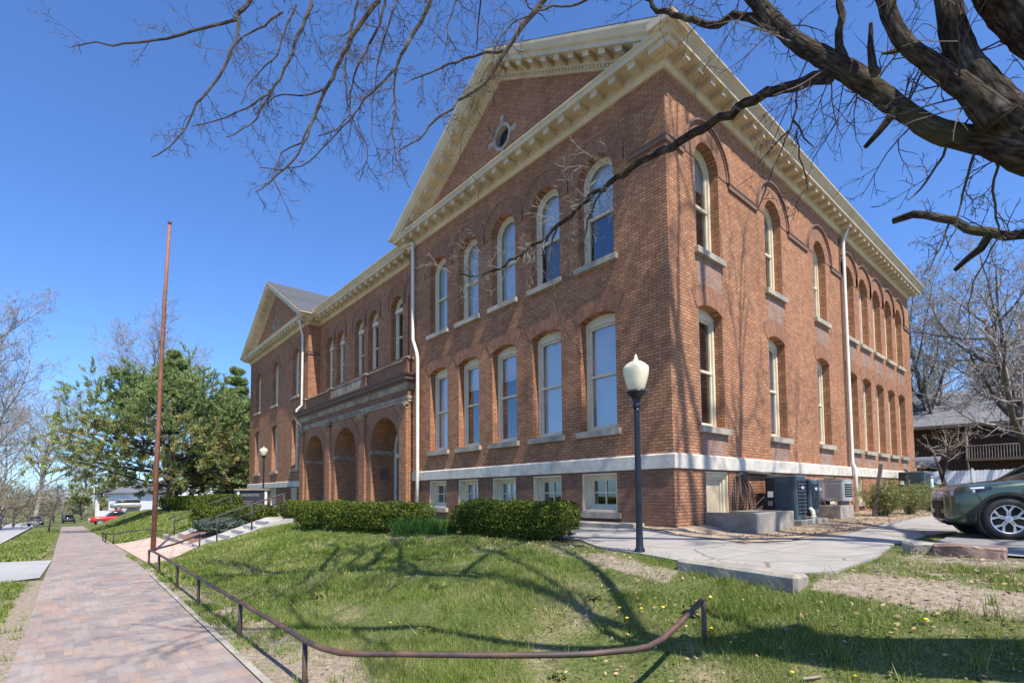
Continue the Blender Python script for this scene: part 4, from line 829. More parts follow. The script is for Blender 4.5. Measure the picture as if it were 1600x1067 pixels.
# far woods that close the street
N = 16000; x = rng.uniform(-330, -150, N); y = rng.uniform(-75, 45, N); k = rng.integers(0, 60, N); cxx = rng.uniform(-300, -170, 60)[k]; cyy = np.linspace(-70, 45, 60)[k]; hh = rng.uniform(5, 11, 60)[k]
a = rng.normal(0, 1, (N, 3)); a /= np.linalg.norm(a, axis=1)[:, None]; rr = rng.random(N)[:, None]**.4
C = np.stack([cxx, cyy, -5+hh*.55], 1)+a*rr*np.stack([hh*.5, hh*.5, hh*.55], 1); V, Q = leafquads(C, .9, .12)
tag(fast('far_woods', V, Q, M['brush']), 'grey brown bare woods closing the far end of the street', 'woods', kind='stuff')
# ------------------------------------------------------------------ lamps, pole, rails
def lamp(label, loc, H=2.84, gs=1.):
    t = thing('street_lamp', label, 'street lamp', loc, 0, 'acorn globe lamps around the school')
    MB().lathe([(.075, -.2), (.075, .06), (.055, .09), (.048, .35), (.044, H-.75), (.046, H-.72)], 16).build('post', 'black', t, True)
    MB().lathe([(.046, H-.72), (.06, H-.70), (.06, H-.66), (.05, H-.64), (.075, H-.56), (.135, H-.50), (.15, H-.485), (.15, H-.465), (.06, H-.462)], 20).build('collar', 'black', t, True)
    g = [(.105, H-.465), (.12, H-.44), (.152, H-.34), (.182, H-.22), (.19, H-.15), (.185, H-.105), (.165, H-.09), (.15, H-.07), (.10, H-.035), (.055, H-.015), (.035, H)]
    G = MB().lathe([(r*gs, z) for r, z in g], 28).build('globe', 'globe', t, True)
    MB().lathe([(.035, H), (.04, H+.012), (.022, H+.03), (.03, H+.045), (.012, H+.075), (.003, H+.09)], 12).build('finial', 'globe', G, True); return t
lamp('tall black lamp post with cream acorn globe nearest the camera, by the concrete walkway', on(1.87, -3.95))
p = at(411, 786, 29.5); lamp('lamp post with cream globe before the far gabled pavilion, right of the notice board', on(p.x, p.y), 3.75, 1.15)
p = at(277, 792, 46); lamp('distant lamp post with white globe in front of the pine trunk', on(p.x, p.y), 4.05, 1.3)
fp = thing('flagpole', 'tall thin rusty flagpole without a flag, leaning slightly beside the pavement', 'flagpole', on(-13.75, -8.12))
MB().tube([(0, 0, -.3), (.0, .06, 4), (.02, .13, 8), (.03, .22, 10.8)], [.075, .068, .058, .045], 14).build('pole', 'rustpole', fp, True)
MB().lathe([(.05, 10.8), (.06, 10.84), (.05, 10.9), (.02, 10.92)], 12, (.03, .22, 0)).tube([(.03, .22, 10.86), (-.06, .22, 10.83), (-.09, .22, 10.76)], .03, 8).build('truck_cap', 'rust', fp, True)
def piperail(label, P, posts, h, r=.0245, mat='rust', group='low pipe rails along the brick pavement'):
    t = thing('pipe_rail', label, 'railing', on(*posts[0]), 0, group); o = t.location
    sp = spline([Vector((x, y, gz(x, y)+h_)) for x, y, h_ in P], .2); MB().tube([p-o for p, _ in sp], r, 10).build('rail', mat, t, True)
    for x, y in posts:
        hh = min(P, key=lambda q: (q[0]-x)**2+(q[1]-y)**2)[2]; z = min(((p-Vector((x, y, p.z))).length, p.z) for p, _ in sp)[1]
        q = Vector((x, y, 0))-Vector((o.x, o.y, 0)); MB().tube([(q.x, q.y, gz(x, y)-.2-o.z), (q.x, q.y, z-o.z)], r*.93, 8).build('post', mat, t, True)
    return t
piperail('long low rusty pipe rail along the lawn edge, bent up at its right end', [(-11.9, -7.15, .40), (-10.2, -7.95, .41), (-8.75, -8.62, .42), (-8.4, -8.75, .42), (-7.9, -8.72, .42), (-5, -8.69, .42), (-2, -8.68, .42), (1.4, -8.66, .42), (1.9, -8.66, .42), (2.35, -8.58, .42), (2.7, -8.25, .42), (3.3, -7.65, .42), (3.72, -7.2, .43), (3.9, -6.9, .44), (3.9, -6.5, .43), (3.84, -5.73, .42)], [(-11.9, -7.15), (-8.4, -8.75), (-7.1, -8.7), (-4.75, -8.69), (-2.8, -8.68), (-.33, -8.67), (1.8, -8.66), (3.84, -5.73)], .42)
piperail('low dark pipe rail beyond the plaza with close set posts, far side of the flagpole', [(-21.6, -6.95, .44), (-21.9, -7.6, .44), (-22.3, -8.65, .45), (-22.8, -8.85, .45), (-26.5, -8.85, .45)], [(-21.6, -6.95), (-22.3, -8.65), (-24.0, -8.85), (-26.2, -8.85)], .44, mat='darkrail')
# ------------------------------------------------------------------ steps, handrails, planting bed
def flight(name, label, x0, x1, ya, za, n_, rise, run):
    t = thing(name, label, 'steps', Vector((x0, ya, za)), 0, 'concrete flights up to the school'); st = MB()
    for i in range(n_): st.box(.14, x1-x0-.14, i*run, n_*run+.9, (i)*rise-(.5 if i == 0 else 0), (i+1)*rise)
    st.build('treads', 'concrete', t, bevel=.012)
    for xx in (0, x1-x0-.139):
        s = MB(); q = [(-.15, -.5), (-.15, .06), (0, .10), (n_*run, n_*rise+.09), (n_*run+.9, n_*rise+.09), (n_*run+.9, -.5)]
        s.slab(lambda u, d, z, xx=xx: (xx+d, u, z), q, 0, .138); s.build('cheek_wall', 'concrete', t, recalc=True, bevel=.01)
    return t
def handrail(label, x, ya, yb, za, zb, xo=0):
    t = thing('handrail', label, 'handrail', Vector((x, ya, za)), 0, 'black stair handrails'); L = yb-ya; H = zb-za
    P = lambda f, h: (0, L*f, H*f+h)
    MB().tube([P(-.10, .80), P(0, .90), P(1, .93), (0, L+.18, H+.93)], .026, 8).build('top_rail', 'darkrail', t, True); MB().tube([P(0, .62), P(1, .65)], .02, 8).build('lower_rail', 'darkrail', t, True)
    for f in (0, .5, 1): MB().tube([P(f, -.15), P(f, .9)], .024, 8).build('post', 'darkrail', t, True)
    for f in (.25, .75): MB().tube([P(f, .62), P(f, .92)], .017, 6).build('strut', 'darkrail', t, True)
za = gz(-13.5, -7.0)
flight('steps', 'concrete steps nearest the lawn leading up from the plaza to the long clipped hedge', -14.6, -12.55, -6.95, -.08, 6, .14, .40)
flight('steps', 'concrete steps on the far side of the planted bed beyond the flagpole', -21.9, -20.1, -6.75, -.3, 6, .16, .40)
handrail('black handrail with two rails on the steps nearest the lawn', -12.62, -6.55, -4.5, .12, .80)
handrail('black handrail with two rails on the steps beyond the planted bed', -21.8, -6.5, -4.2, -.1, .72)
MB_ = MB(); bed = [(-14.75, -7.0), (-19.9, -6.95), (-19.95, -4.4), (-14.75, -4.4)]
def bedz(x, y): return gz(x, -7)+.16+(.62)*float(ss((y+7.1)/2.7))
structure(drape('planting_bed', bed, 'mulch', .0, .3, .02, fn=bedz))
kb = MB(); kb.box(-19.95, -14.7, -7.16, -6.98, -.8, 0.10); tag(kb.build('bed_kerb', 'concrete_old', bevel=.02), 'low concrete kerb along the front of the planted bed between the two flights', 'kerb')
# ------------------------------------------------------------------ hedges and shrubs
def shellpts(N, hx, hy, hz, rnd=.22, lump=.06):
    a = hx*hz*2; b_ = hy*hz*2; c = hx*hy; P = []
    k = rng.random(N); u = rng.uniform(-1, 1, N); v = rng.uniform(-1, 1, N); s = np.sign(rng.uniform(-1, 1, N)); A = a/(a+b_+c); Bb = b_/(a+b_+c)
    x = np.where(k < A, u*hx, np.where(k < A+Bb, s*hx, u*hx)); y = np.where(k < A, s*hy, np.where(k < A+Bb, u*hy, v*hy)); z = np.where(k < A+Bb, (v+1)/2*hz*2, 2*hz)
    e = 2.6; n_ = (np.abs(x/hx)**(2*e)+np.abs(y/hy)**(2*e)+np.abs(np.clip((z-hz)/hz, 0, 1))**(2*e))**(1/(2*e)); n_ = np.maximum(n_, 1)
    x, y = x/n_, y/n_; z = hz+(z-hz)/np.where(z > hz, n_, 1)
    Lm = 1+lump*(np.sin(x*5.1+y*3)+np.sin(z*6+x*3.7)+np.sin(y*7-x*2))
    d = 1-np.abs(rng.normal(0, .05, N)); t = np.clip(z/(hz*.5), .8, 1)
    return np.stack([x*Lm*d*t, y*Lm*d*t, np.maximum(z*Lm*d, .02)], 1)
def hedge(name, label, p0, p1, w, h, N, mat='hedge', size=.05, cat='hedge', group='clipped hedges', lump=.03, core=True, dz=0, zf=None):
    a, b_ = Vector((*p0, 0)), Vector((*p1, 0)); L = (b_-a).length; c = (a+b_)/2; z = zf(c.x, c.y) if zf else gz(c.x, c.y)
    t = thing(name, label, cat, (c.x, c.y, z+dz), math.atan2((b_-a).y, (b_-a).x), group)
    P = shellpts(N, L/2, w/2, h/2, lump=lump); P[:, 2] += .05
    # stray shoots on top
    n_ = int(L*26); S_ = np.stack([rng.uniform(-L/2, L/2, n_), rng.uniform(-w/2, w/2, n_), np.full(n_, h)], 1)*np.array([.95, .9, 1]); S_ = np.repeat(S_, 3, 0)+rng.normal(0, .03, (n_*3, 3))+np.array([0, 0, .03]); V, Q = leafquads(np.concatenate([P, S_]), size, .6); fast('foliage', V, Q, mat, t)
    if core:
        br = []; rnd = random.Random(N)
        m_ = MB()
        for k in range(int(L*7)):
            x = rnd.uniform(-L/2*.9, L/2*.9); y = rnd.uniform(-w*.3, w*.3); m_.tube([(x, y, -.1), (x+rnd.uniform(-.1, .1), y+rnd.uniform(-.1, .1), h*.5), (x+rnd.uniform(-.25, .25), y+rnd.uniform(-.2, .2), h*.93)], [.014, .01, .005], 4, cap=False)
        P2 = np.stack([rng.uniform(-L/2, L/2, N//3), rng.uniform(-w/2, w/2, N//3), rng.uniform(.1, h, N//3)], 1)*np.array([.9, .8, .92]); V, Q = leafquads(P2, size*1.6, .7); fast('inner_leaves', V, Q, mat, t)
        m_.build('stems', 'darkbark', t)
    return t
hedge('hedge', 'long clipped green hedge in front of the arched porch', (-10.1, -4.55), (-4.35, -3.85), 1.35, .78, 26000, zf=lambda x, y: .62)
hedge('hedge', 'dense dark clipped hedge nearest the camera, in front of the basement windows', (-3.25, -3.45), (-.08, -3.42), 1.1, .68, 26000, size=.042)
hedge('hedge', 'clipped hedge climbing the far side of the planted bed', (-19.6, -6.1), (-17.2, -4.5), .9, .8, 7000, size=.07, lump=.07, zf=bedz)
hedge('hedge', 'small rounded hedge beside the handrail at the top of the planted bed', (-16.3, -5.0), (-14.9, -4.2), .9, .62, 5000, size=.06, lump=.07, zf=bedz)
hedge('hedge', 'clipped hedge at the top of the steps behind the handrail', (-15.2, -3.6), (-12.3, -3.5), .9, .65, 7000, size=.06)
p0, p1 = at(254, 800, 45), at(330, 798, 36); hedge('hedge', 'long far hedge below the pine trunks', (p0.x, p0.y), (p1.x, p1.y), 1.2, 1.15, 12000, size=.10)
p0, p1 = at(318, 800, 30), at(368, 800, 27); hedge('hedge', 'hedge behind the far handrail, left of the black notice board', (p0.x, p0.y), (p1.x, p1.y), 1.1, 1.0, 9000, size=.08)
hedge('juniper', 'low spreading grey green juniper in the planted bed', (-17.2, -6.1), (-15.1, -5.5), 1.2, .42, 9000, 'juniper', .07, 'shrub', None, .12, zf=bedz)
def shrub(label, x, y, h, r, N, seed, mat='shrub'):
    N = int(N*1.6)
    rnd = random.Random(seed); t = thing('shrub', label, 'shrub', on(x, y, .02), rnd.uniform(0, 6), 'leafy shrubs along the side wall'); m_ = MB(); tips = []
    for k in range(46):
        a = rnd.uniform(0, 6.28); d = Vector((math.cos(a)*rnd.uniform(.1, .75), math.sin(a)*rnd.uniform(.1, .75), 1)).normalized(); bb = []; grow(bb, (d.x*.12, d.y*.12, -.05), d, h*rnd.uniform(.7, 1.08), .009, 0, dict(seg=[5, 3], n=[5], rat=[.4], ang=[40], wob=[.12, .2], up=[-.02, 0], tip=[.4, .5], thin=[.6], frm=[.25], min=.003), rnd)
        for l_, ps, rd in bb:
            m_.tube(ps, rd, 3, cap=False); tips += [tuple(p) for p in ps[1:]]
    m_.build('stems', 'brush', t); C = np.array(tips)[rng.integers(0, len(tips), N)]+rng.normal(0, .035, (N, 3)); C[:, 2] = np.maximum(C[:, 2], .05); V, Q = leafquads(C, .055, .45); fast('foliage', V, Q, mat, t); return t
shrub('leafy shrub at the leaning wooden stake, nearest of the row along the side wall', 1.45, 10.3, 1.15, .6, 4200, 1)
shrub('middle leafy shrub of the row along the side wall', 1.75, 12.4, 1.1, .6, 4200, 2); shrub('farther leafy shrub of the row, left of the car headlight', 1.95, 14.8, 1.05, .6, 3800, 3)
shrub('farthest leafy shrub of the row along the side wall, below the far air conditioner', 2.0, 17.2, 1.0, .6, 3500, 4); shrub('leafy shrub just behind the nose of the green car', 2.6, 19.6, 1.05, .6, 3300, 6)
def clump(label, x, y, r, N):
    t = thing('lily_clump', label, 'plant', on(x, y), 0, 'daylily clumps in the flower bed'); a = rng.uniform(0, 6.28, N); q = r*np.sqrt(rng.random(N)); P = np.stack([q*np.cos(a), q*np.sin(a), np.zeros(N)], 1)
    V, Q = blades(P, .34, .022, .55); fast('leaves', V, Q, 'lily', t, 3)
clump('bright green lily clump at the end of the long hedge', -4.3, -4.3, .3, 420); clump('middle bright green lily clump between the two hedges', -3.8, -4.05, .3, 400); clump('bright green lily clump nearest the dark clipped hedge', -3.45, -3.8, .25, 300)
# ------------------------------------------------------------------ things along the side wall
wl = thing('window_well', 'square open concrete box against the foot of the side wall', 'window well', on(0, 1.2)); q = wl.location
zt = 1.16-q.z
wm = MB().box(.055, 1.27, 0, .16, -.5, zt).box(1.11, 1.27, .16, 2.1, -.5, zt).box(.055, 1.11, 1.95, 2.1, -.5, zt); wm.build('well_wall', 'concrete_old', wl, bevel=.015)
MB().box(.2, 1.05, 1.0, 1.5, zt-.03, zt+.004).build('cover_board', 'concrete_old', wl)
MB().box(-.3, 1.1, .2, 1.9, -.6, -.35).build('well_floor', 'dirt', wl)
def acunit(label, x, y, z, w_, d_, h, mat, group='air conditioners along the side wall', big=True, badge=None):
    t = thing('air_conditioner', label, 'air conditioner', (x, y, z), 0, group); r = .07; A = []
    for cx_, cy_, a0 in ((w_-r, r, -90), (w_-r, d_-r, 0), (r, d_-r, 90), (r, r, 180)):
        for k in range(5): a = R_(a0+k*22.5); A.append((cx_+r*math.cos(a), cy_+r*math.sin(a)))
    Ft = lambda u, d, v: (u, v, d); k = len(A); B_ = MB()
    B_.slab(Ft, A, .04, h); B_.build('casing', mat, t, recalc=True)
    g = lambda s: [((u-w_/2)*s+w_/2, (v-d_/2)*s+d_/2) for u, v in A]
    MB().slab(Ft, g(1.02), h, h+.03).build('top_cap', 'steel' if mat == 'teal' else mat, t, recalc=True); MB().slab(Ft, g(1.01), 0, .05).build('base_tray', mat, t, recalc=True)
    MB().lathe([(min(w_, d_)*.40, h+.03), (min(w_, d_)*.40, h+.045), (.05, h+.06)], 20, (w_/2, d_/2, 0)).build('fan_guard', 'slot', t)
    n_ = 10 if big else 6; sl_, ri = MB(), MB()
    for i in range(n_):
        z0 = .12+(h-.2)*i/n_; z1 = z0+(h-.2)/n_*.62
        sl_.box(w_-.002, w_+.006, .09, d_-.09, z0, z1)
        ri.box(w_-.002, w_+.022, .08, d_-.08, z1, z0+(h-.2)/n_-.004)
        sl_.box(.30, w_-.09, -.004, .004, z0+.02, z1-.02) if not big else ri.box(.28, w_-.1, -.012, .002, z1, z1+.012)
    sl_.build('louvre_slots', 'slot', t); ri.build('louvre_ribs', 'teal' if mat == 'teal' else 'steel', t)
    e = MB().box(.0, .24, -.018, .01, .06, h-.03); e.build('service_panel', 'slot' if mat == 'teal' else mat, t)
    st = MB().box(.06, .2, -.024, -.018, h*.52, h*.66); st.build('label_plate', 'label', t); MB().box(.06, .18, -.024, -.018, h*.32, h*.43).build('label_plate', 'steel', t)
    if badge: MB().lathe([(.0, 0), (.075, 0), (.075, .01), (.0, .012)], 16, M4=Matrix.Translation((w_+.02, d_*.5, h*.74)) @ Matrix.Rotation(PI/2, 4, 'Y') @ Matrix.Diagonal((.55, 1.3, 1, 1))).build('badge', badge, t)
    return t
def slabblock(label, x0, x1, y0, y1, z0, z1): tag(MB().box(x0, x1, y0, y1, z0, z1).build('concrete_pad', 'concrete_old', bevel=.02), label, 'concrete pad', 'concrete pads under the air conditioners')
slabblock('low concrete pad under the tall dark air conditioner', .25, 1.3, 3.75, 5.6, .6, .90)
acunit('tall dark teal air conditioner with louvred side and pink badge, beside the concrete box', .34, 3.92, .905, .78, .68, 1.12, 'teal', badge='pinklabel')
acunit('shorter dark teal air conditioner tucked behind the tall one, white label on its side', .42, 4.78, 1.05, .74, .66, .88, 'teal', badge='label')
slabblock('concrete block carrying the grey air conditioner', .3, 1.1, 7.3, 8.5, .6, 1.2)
acunit('small grey air conditioner raised on a concrete block beside the downpipe', .36, 7.45, 1.33, .80, .85, .62, 'acgrey', big=False)
for x0, lb in ((.42, 'timber block under the grey air conditioner, on the side by the brick wall'), (.95, 'timber block under the outer edge of the grey air conditioner')): tag(MB().box(x0, x0+.12, 7.5, 8.2, 1.2, 1.34).build('timber_block', 'wood', bevel=.008), lb, 'timber block', 'timber blocks')
slabblock('concrete plinth under the farthest air conditioner', .3, 1.5, 17.1, 19.2, .6, 1.3)
acunit('farthest dark teal air conditioner above the shrubs near the end of the side wall', .4, 17.3, 1.305, .95, 1.1, 1.1, 'teal')
pv = thing('drain_pipe', 'cream plastic pipe standing beside the dark air conditioners', 'pipe', on(1.22, 4.75)); MB().tube([(0, 0, -.2), (0, 0, .22), (-.03, .02, .34), (-.10, .06, .40)], .06, 12).build('pipe', 'pvc', pv, True)
MB().lathe([(.075, .10), (.08, .12), (.08, .2), (.075, .22)], 12).build('coupling', 'pvc', pv, True)
lp = thing('light_pole', 'thin pale blue pipe standing before the farthest air conditioner', 'pipe', on(1.75, 16.2)); MB().tube([(0, 0, -.1), (0, 0, 1.35)], .05, 10).build('pole', plain('pale_blue', (.35, .55, .6), .5), lp, True); MB().lathe([(.06, 1.35), (.06, 1.4), (.02, 1.43)], 10).build('cap', 'steel', lp, True)
hp = thing('conduit', 'bundle of dark insulated pipes hanging on the brick wall beside the tall air conditioner', 'pipes', (.05, 2.9, .8)); hr = random.Random(4)
MB().tube([(.05, -.1, 1.22), (.07, .05, 1.3), (.08, .6, 1.36), (.06, 1.6, 1.33), (.03, 2.5, 1.28)], [.03, .05, .06, .05, .03], 8).build('trunk_pipe', 'hose', hp, True)
for k in range(6):
    y = hr.uniform(-.15, .5); w_ = hr.uniform(-.15, .3); pts = [(.07, y*.4, 1.27), (.08+hr.uniform(0, .08), y+w_*.3, .95), (.10+hr.uniform(0, .12), y+w_, .5), (.09, y+.25+w_, .14+hr.uniform(0, .25)), (.25, y+.9, .12+.12*k)]
    MB().tube([p for p, _ in spline(pts, .08)], hr.uniform(.012, .024), 6).build('hose', 'hose', hp, True)
for y in (-.28, -.18): MB().tube([(.03, y, -.05), (.03, y, 1.2-.3*(y < -.2))], .02, 6).build('riser', 'hose', hp, True)
cb = thing('cable', 'thin cable sagging between the dark and the grey air conditioners', 'cable', (1.12, 5.4, 1.5)); MB().tube([p for p, _ in spline([(0, 0, 0), (0, 1.0, -.16), (-.05, 2.1, -.02)], .05)], .012, 5).tube([p for p, _ in spline([(-.6, 2.06, -.05), (-.4, 1.95, -.4), (-.5, 1.98, -.6)], .05)], .018, 5).build('wire', 'hose', cb)
stk = thing('wooden_stake', 'weathered wooden stake leaning among the shrubs', 'stake', on(1.25, 10.0)); MB().box(-.055, .055, -.05, .05, -.3, 1.78, Matrix.Rotation(R_(9), 4, 'Y')).build('stake', 'wood', stk, bevel=.01); MB().box(-.06, .06, -.056, .056, .9, .94, Matrix.Rotation(R_(9), 4, 'Y')).build('strap', 'rust', stk)
def rock(name, label, loc, size, seed, mat, rz=0):
    rnd = random.Random(seed); bm = bmesh.new(); bmesh.ops.create_cube(bm, size=1); bmesh.ops.subdivide_edges(bm, edges=bm.edges[:], cuts=5, use_grid_fill=True)
    ph = [rnd.uniform(0, 6) for _ in range(6)]
    for v in bm.verts:
        c = v.co; k = max(abs(c.x), abs(c.y), abs(c.z))*2; s_ = c.normalized()*.62; c = c.lerp(s_, .38); f = 1+.07*math.sin(7*c.x+ph[0]+3*c.y)+.06*math.sin(9*c.y+ph[1]-4*c.z)+.05*math.sin(17*c.z+ph[2]+8*c.x)+rnd.uniform(-.025, .025)
        v.co = Vector((c.x*size[0]*f, c.y*size[1]*f, c.z*size[2]*f))
    me = bpy.data.meshes.new(name); bm.to_mesh(me); bm.free(); o = link(name, me, mat, None, False, loc); o.rotation_euler = (0, 0, rz); return tag(o, label, 'stone')
def roughbox(name, label, loc, L, W, H, seed, mat, rz, amp, grp=None):
    rnd = random.Random(seed); ph = [rnd.uniform(0, 6) for _ in range(8)]; bm = bmesh.new(); bmesh.ops.create_cube(bm, size=1); bmesh.ops.scale(bm, vec=(L, W, H), verts=bm.verts)
    bmesh.ops.bevel(bm, geom=bm.edges[:], offset=min(W, H)*.13, segments=1, affect='EDGES')
    for ax_, ext_, k in ((0, L, max(6, int(L/.06))), (1, W, 5), (2, H, 5)):
        for i in range(1, k):
            c = [0, 0, 0]; c[ax_] = -ext_/2+ext_*i/k; n_ = [0, 0, 0]; n_[ax_] = 1; bmesh.ops.bisect_plane(bm, geom=bm.verts[:]+bm.edges[:]+bm.faces[:], plane_co=c, plane_no=n_)
    for v in bm.verts:
        c = v.co; n_ = Vector((c.x/L*.6, c.y/W, c.z/H)).normalized(); f = math.sin(5*c.x+ph[0]+7*c.z)*math.sin(9*c.y+ph[1])+.7*math.sin(11*c.x+ph[2]+9*c.z+6*c.y)+rnd.uniform(-.25, .25); v.co = c+n_*f*amp
    me = bpy.data.meshes.new(name); bm.to_mesh(me); bm.free(); o = link(name, me, mat, None, False, loc); o.rotation_euler = (0, .015, rz); return tag(o, label, 'stone', grp)
M['redstone'] = plain('red_rubble', (.36, .24, .19), .9, (.22, .14, .11), 7, bstr=.5, c3=(.13, .09, .08), s3=3)
roughbox('broken_stone', 'long reddish broken stone at the edge of the driveway, in front of the car', on(5.14, -1.32, .05), .74, .30, .21, 3, 'redstone', .12, .017); roughbox('broken_stone', 'squat broken stone left of the long reddish one', on(4.62, -1.22, .05), .34, .28, .22, 8, 'concrete_old', .6, .02)
roughbox('kerb_stone', 'weathered concrete kerb stone lying at the edge of the walkway by the grass', on(3.55, -4.46, -.02), 1.5, .27, .30, 12, 'concrete_old', -.14, .006)
for i, (x, y, rz, L, lb) in enumerate([(5.5, -6.1, .2, .5, 'crooked dead stick lying in the right foreground grass'), (4.75, -5.9, 1.1, .3, 'short curved strip of bark lying in the grass'), (5.9, -5.6, -.3, .45, 'dead stick on the bare earth at the right edge')]):
    rn = random.Random(i); sp = spline([(0, 0, .03), (L*.4, rn.uniform(-.06, .06), .05), (L*.7, rn.uniform(-.1, .1), .035), (L, rn.uniform(-.1, .1), .03)], .05); o = MB().tube([p for p, _ in sp], [.014-.008*k/len(sp) for k in range(len(sp))], 6).build('fallen_stick', 'twigpale', None, loc=on(x, y)); o.rotation_euler.z = rz; tag(o, lb, 'stick', 'fallen sticks')
# ------------------------------------------------------------------ notice board
nb = thing('notice_board', 'black notice board in a white frame, on the lawn before the far pavilion', 'sign', at(393, 803, 29)-Vector((0, 0, .0)), R_(60)); nb.scale = (.75, .75, .78); 
for x in (-1.0, .92): MB().box(x, x+.16, -.08, .08, -.3, 1.72).build('post', 'white', nb)
MB().box(-1.0, 1.08, -.05, .05, .25, .38).build('rail', 'white', nb); MB().box(-1.2, 1.28, -.16, .16, 1.72, 1.83).build('roof', 'porchstone', nb, bevel=.01)
pn = MB().box(-.84, .92, -.04, .04, .38, 1.72).build('panel', plain('black_board', (.035, .033, .045), .4), nb)
def text(s, size, loc, mat, parent, rot=(PI/2, 0, 0), ext=.004):
    cu = bpy.data.curves.new('t', 'FONT'); cu.body = s; cu.size = size; cu.extrude = ext; o = bpy.data.objects.new('t', cu); COL.objects.link(o); dg = bpy.context.evaluated_depsgraph_get()
    me = bpy.data.meshes.new_from_object(o.evaluated_get(dg)); bpy.data.objects.remove(o); x = link('lettering', me, mat, parent, loc=loc); x.rotation_euler = rot; return x
text('SAUNDERS', .25, (-.72, -.046, 1.3), 'stone', nb)
tx = MB()
for i, (x0, x1, z) in enumerate([(-.6, .1, .92), (-.6, .0, .80), (-.6, .05, .68), (.3, .8, .72), (.3, .7, .62)]): tx.box(x0, x1, -.046, -.038, z, z+.03)
tx.build('small_lines', 'porchstone', nb); MB().box(-.7, .12, -.05, -.036, .5, .58).build('strip', plain('purple_strip', (.2, .1, .3), .5), nb)
# ------------------------------------------------------------------ down the street
sp_ = thing('sapling', 'thin leaning sapling on the grass strip beside the pavement', 'tree', on(-50, -11.3)); rn = random.Random(9)
MB().tube([(0, 0, -.1), (-.1, .1, 1), (.0, .35, 2.2), (.2, .55, 3.4)], [.07, .06, .05, .02], 8).build('trunk', 'greybark', sp_, True); bb = []
for k in range(9): grow(bb, (.05, .3+.03*k, 1.9+.16*k), (rn.uniform(-1, 1), rn.uniform(-1, 1), .7), 1.2, .02, 1, UG, rn)
cm = MB(); [cm.tube(ps, rd, 3, cap=False) for _, ps, rd in bb]; cm.build('crown', 'greytwig', sp_)
for px, D, h, lb in ((98, 105, 6.2, 'pale utility post at the far end of the pavement'), (146, 92, 5.6, 'thin white post beyond the red pickup truck')):
    p = at(px, 800, D); t = thing('utility_post', lb, 'post', on(p.x, p.y), 0, 'posts down the street'); MB().tube([(0, 0, -.2), (0, 0, h)], .14 if px < 100 else .09, 8).build('post', 'street', t, True); MB().box(-.12, .12, -.12, .12, h, h+.12).build('cap', 'steel', t)
def loft(secs, n=2):      # secs: (x, [(y, z)...]) half sections -> closed mesh, mirrored
    mb = MB(); k = None
    for x, P in secs:
        Pm = [(y, z) for y, z in P]+[(-y, z) for y, z in reversed(P)]; k = len(Pm); mb.v += [(x, y, z) for y, z in Pm]
    for i in range(len(secs)-1):
        for j in range(k): mb.f.append((i*k+j, i*k+(j+1) % k, (i+1)*k+(j+1) % k, (i+1)*k+j))
    mb.f.append(tuple(reversed(range(k)))); mb.f.append(tuple((len(secs)-1)*k+j for j in range(k))); return mb
def wheel(parent, x, y, z, r, wd, side, rimr=.68, spokes=5):
    Mx = Matrix.Translation((x, y, z)) @ Matrix.Rotation(PI/2*side, 4, 'X'); h = wd/2
    t = MB().lathe([(r*rimr, -h), (r*.93, -h), (r*.985, -h*.8), (r, -h*.5), (r, h*.5), (r*.985, h*.8), (r*.93, h), (r*.74, h+.012), (r*rimr, h), (r*rimr*.97, h*.9), (r*rimr*.97, -h*.9), (r*rimr, -h)], 40, M4=Mx, cap=False).build('wheel', 'tyre', parent, True)
    rm = MB(); rm.lathe([(r*rimr, -h*.9), (r*rimr, h*.97), (r*rimr*.93, h*.9), (r*rimr*.90, h*.45), (r*rimr*.9, -h)], 40, M4=Mx)
    fw = lambda u, d, v: Mx @ Vector((u, v, h*.86-d))
    for k in range(spokes):
        a = 2*PI*k/spokes+.3
        for sg in (-1, 1):
            q = []
            for rr, t_, w2 in ((.12, 0, .16), (.55, .10*sg, .085), (.93, .30*sg, .13)):
                q.append((rr, t_, w2))
            L_ = [(r*rimr*rr*math.cos(a+t_)-w2*r*.5*math.sin(a+t_), r*rimr*rr*math.sin(a+t_)+w2*r*.5*math.cos(a+t_)) for rr, t_, w2 in q]; Rr_ = [(r*rimr*rr*math.cos(a+t_)+w2*r*.5*math.sin(a+t_), r*rimr*rr*math.sin(a+t_)-w2*r*.5*math.cos(a+t_)) for rr, t_, w2 in q]
            rm.slab(fw, L_+Rr_[::-1], .0, .03)
    rm.lathe([(0, h*.70), (r*.17, h*.72), (r*.17, h*.9), (r*.08, h*.95), (0, h*.95)], 16, M4=Mx); rm.build('rim', 'rim', t, recalc=True)
    MB().lathe([(r*rimr*.89, -h*.2), (0, -h*.2), (0, -h*.1), (r*rimr*.89, -h*.1)], 24, M4=Mx).build('brake_disc', 'slot', t)
    return t
def simplecar(name, label, cat, loc, rz, body, cab, mat, wb, wr=.36, hw=.9):
    t = thing(name, label, cat, loc, rz)
    b_ = loft(body).build('body', mat, t, True); s_ = b_.modifiers.new('s', 'SUBSURF'); s_.levels = s_.render_levels = 1
    c_ = loft(cab).build('cabin', 'lensdark', t, True); s_ = c_.modifiers.new('s', 'SUBSURF'); s_.levels = s_.render_levels = 1
    x0, x1, z = cab[0][0], cab[-1][0], max(q[1] for _, P in cab for q in P); MB().box(x0+.35, x1-.3, -hw*.66, hw*.66, z-.07, z+.015).build('roof', mat, t, bevel=.03)
    for x in wb:
        for sg in (-1, 1): wheel(t, x, sg*(hw-.1), wr, wr, .22, sg)
    return t
def sec(x, w_, zb, zt, r=.12): return (x, [(0, zb), (w_*.9, zb), (w_, zb+r), (w_, zt-r), (w_*.9, zt), (0, zt)])
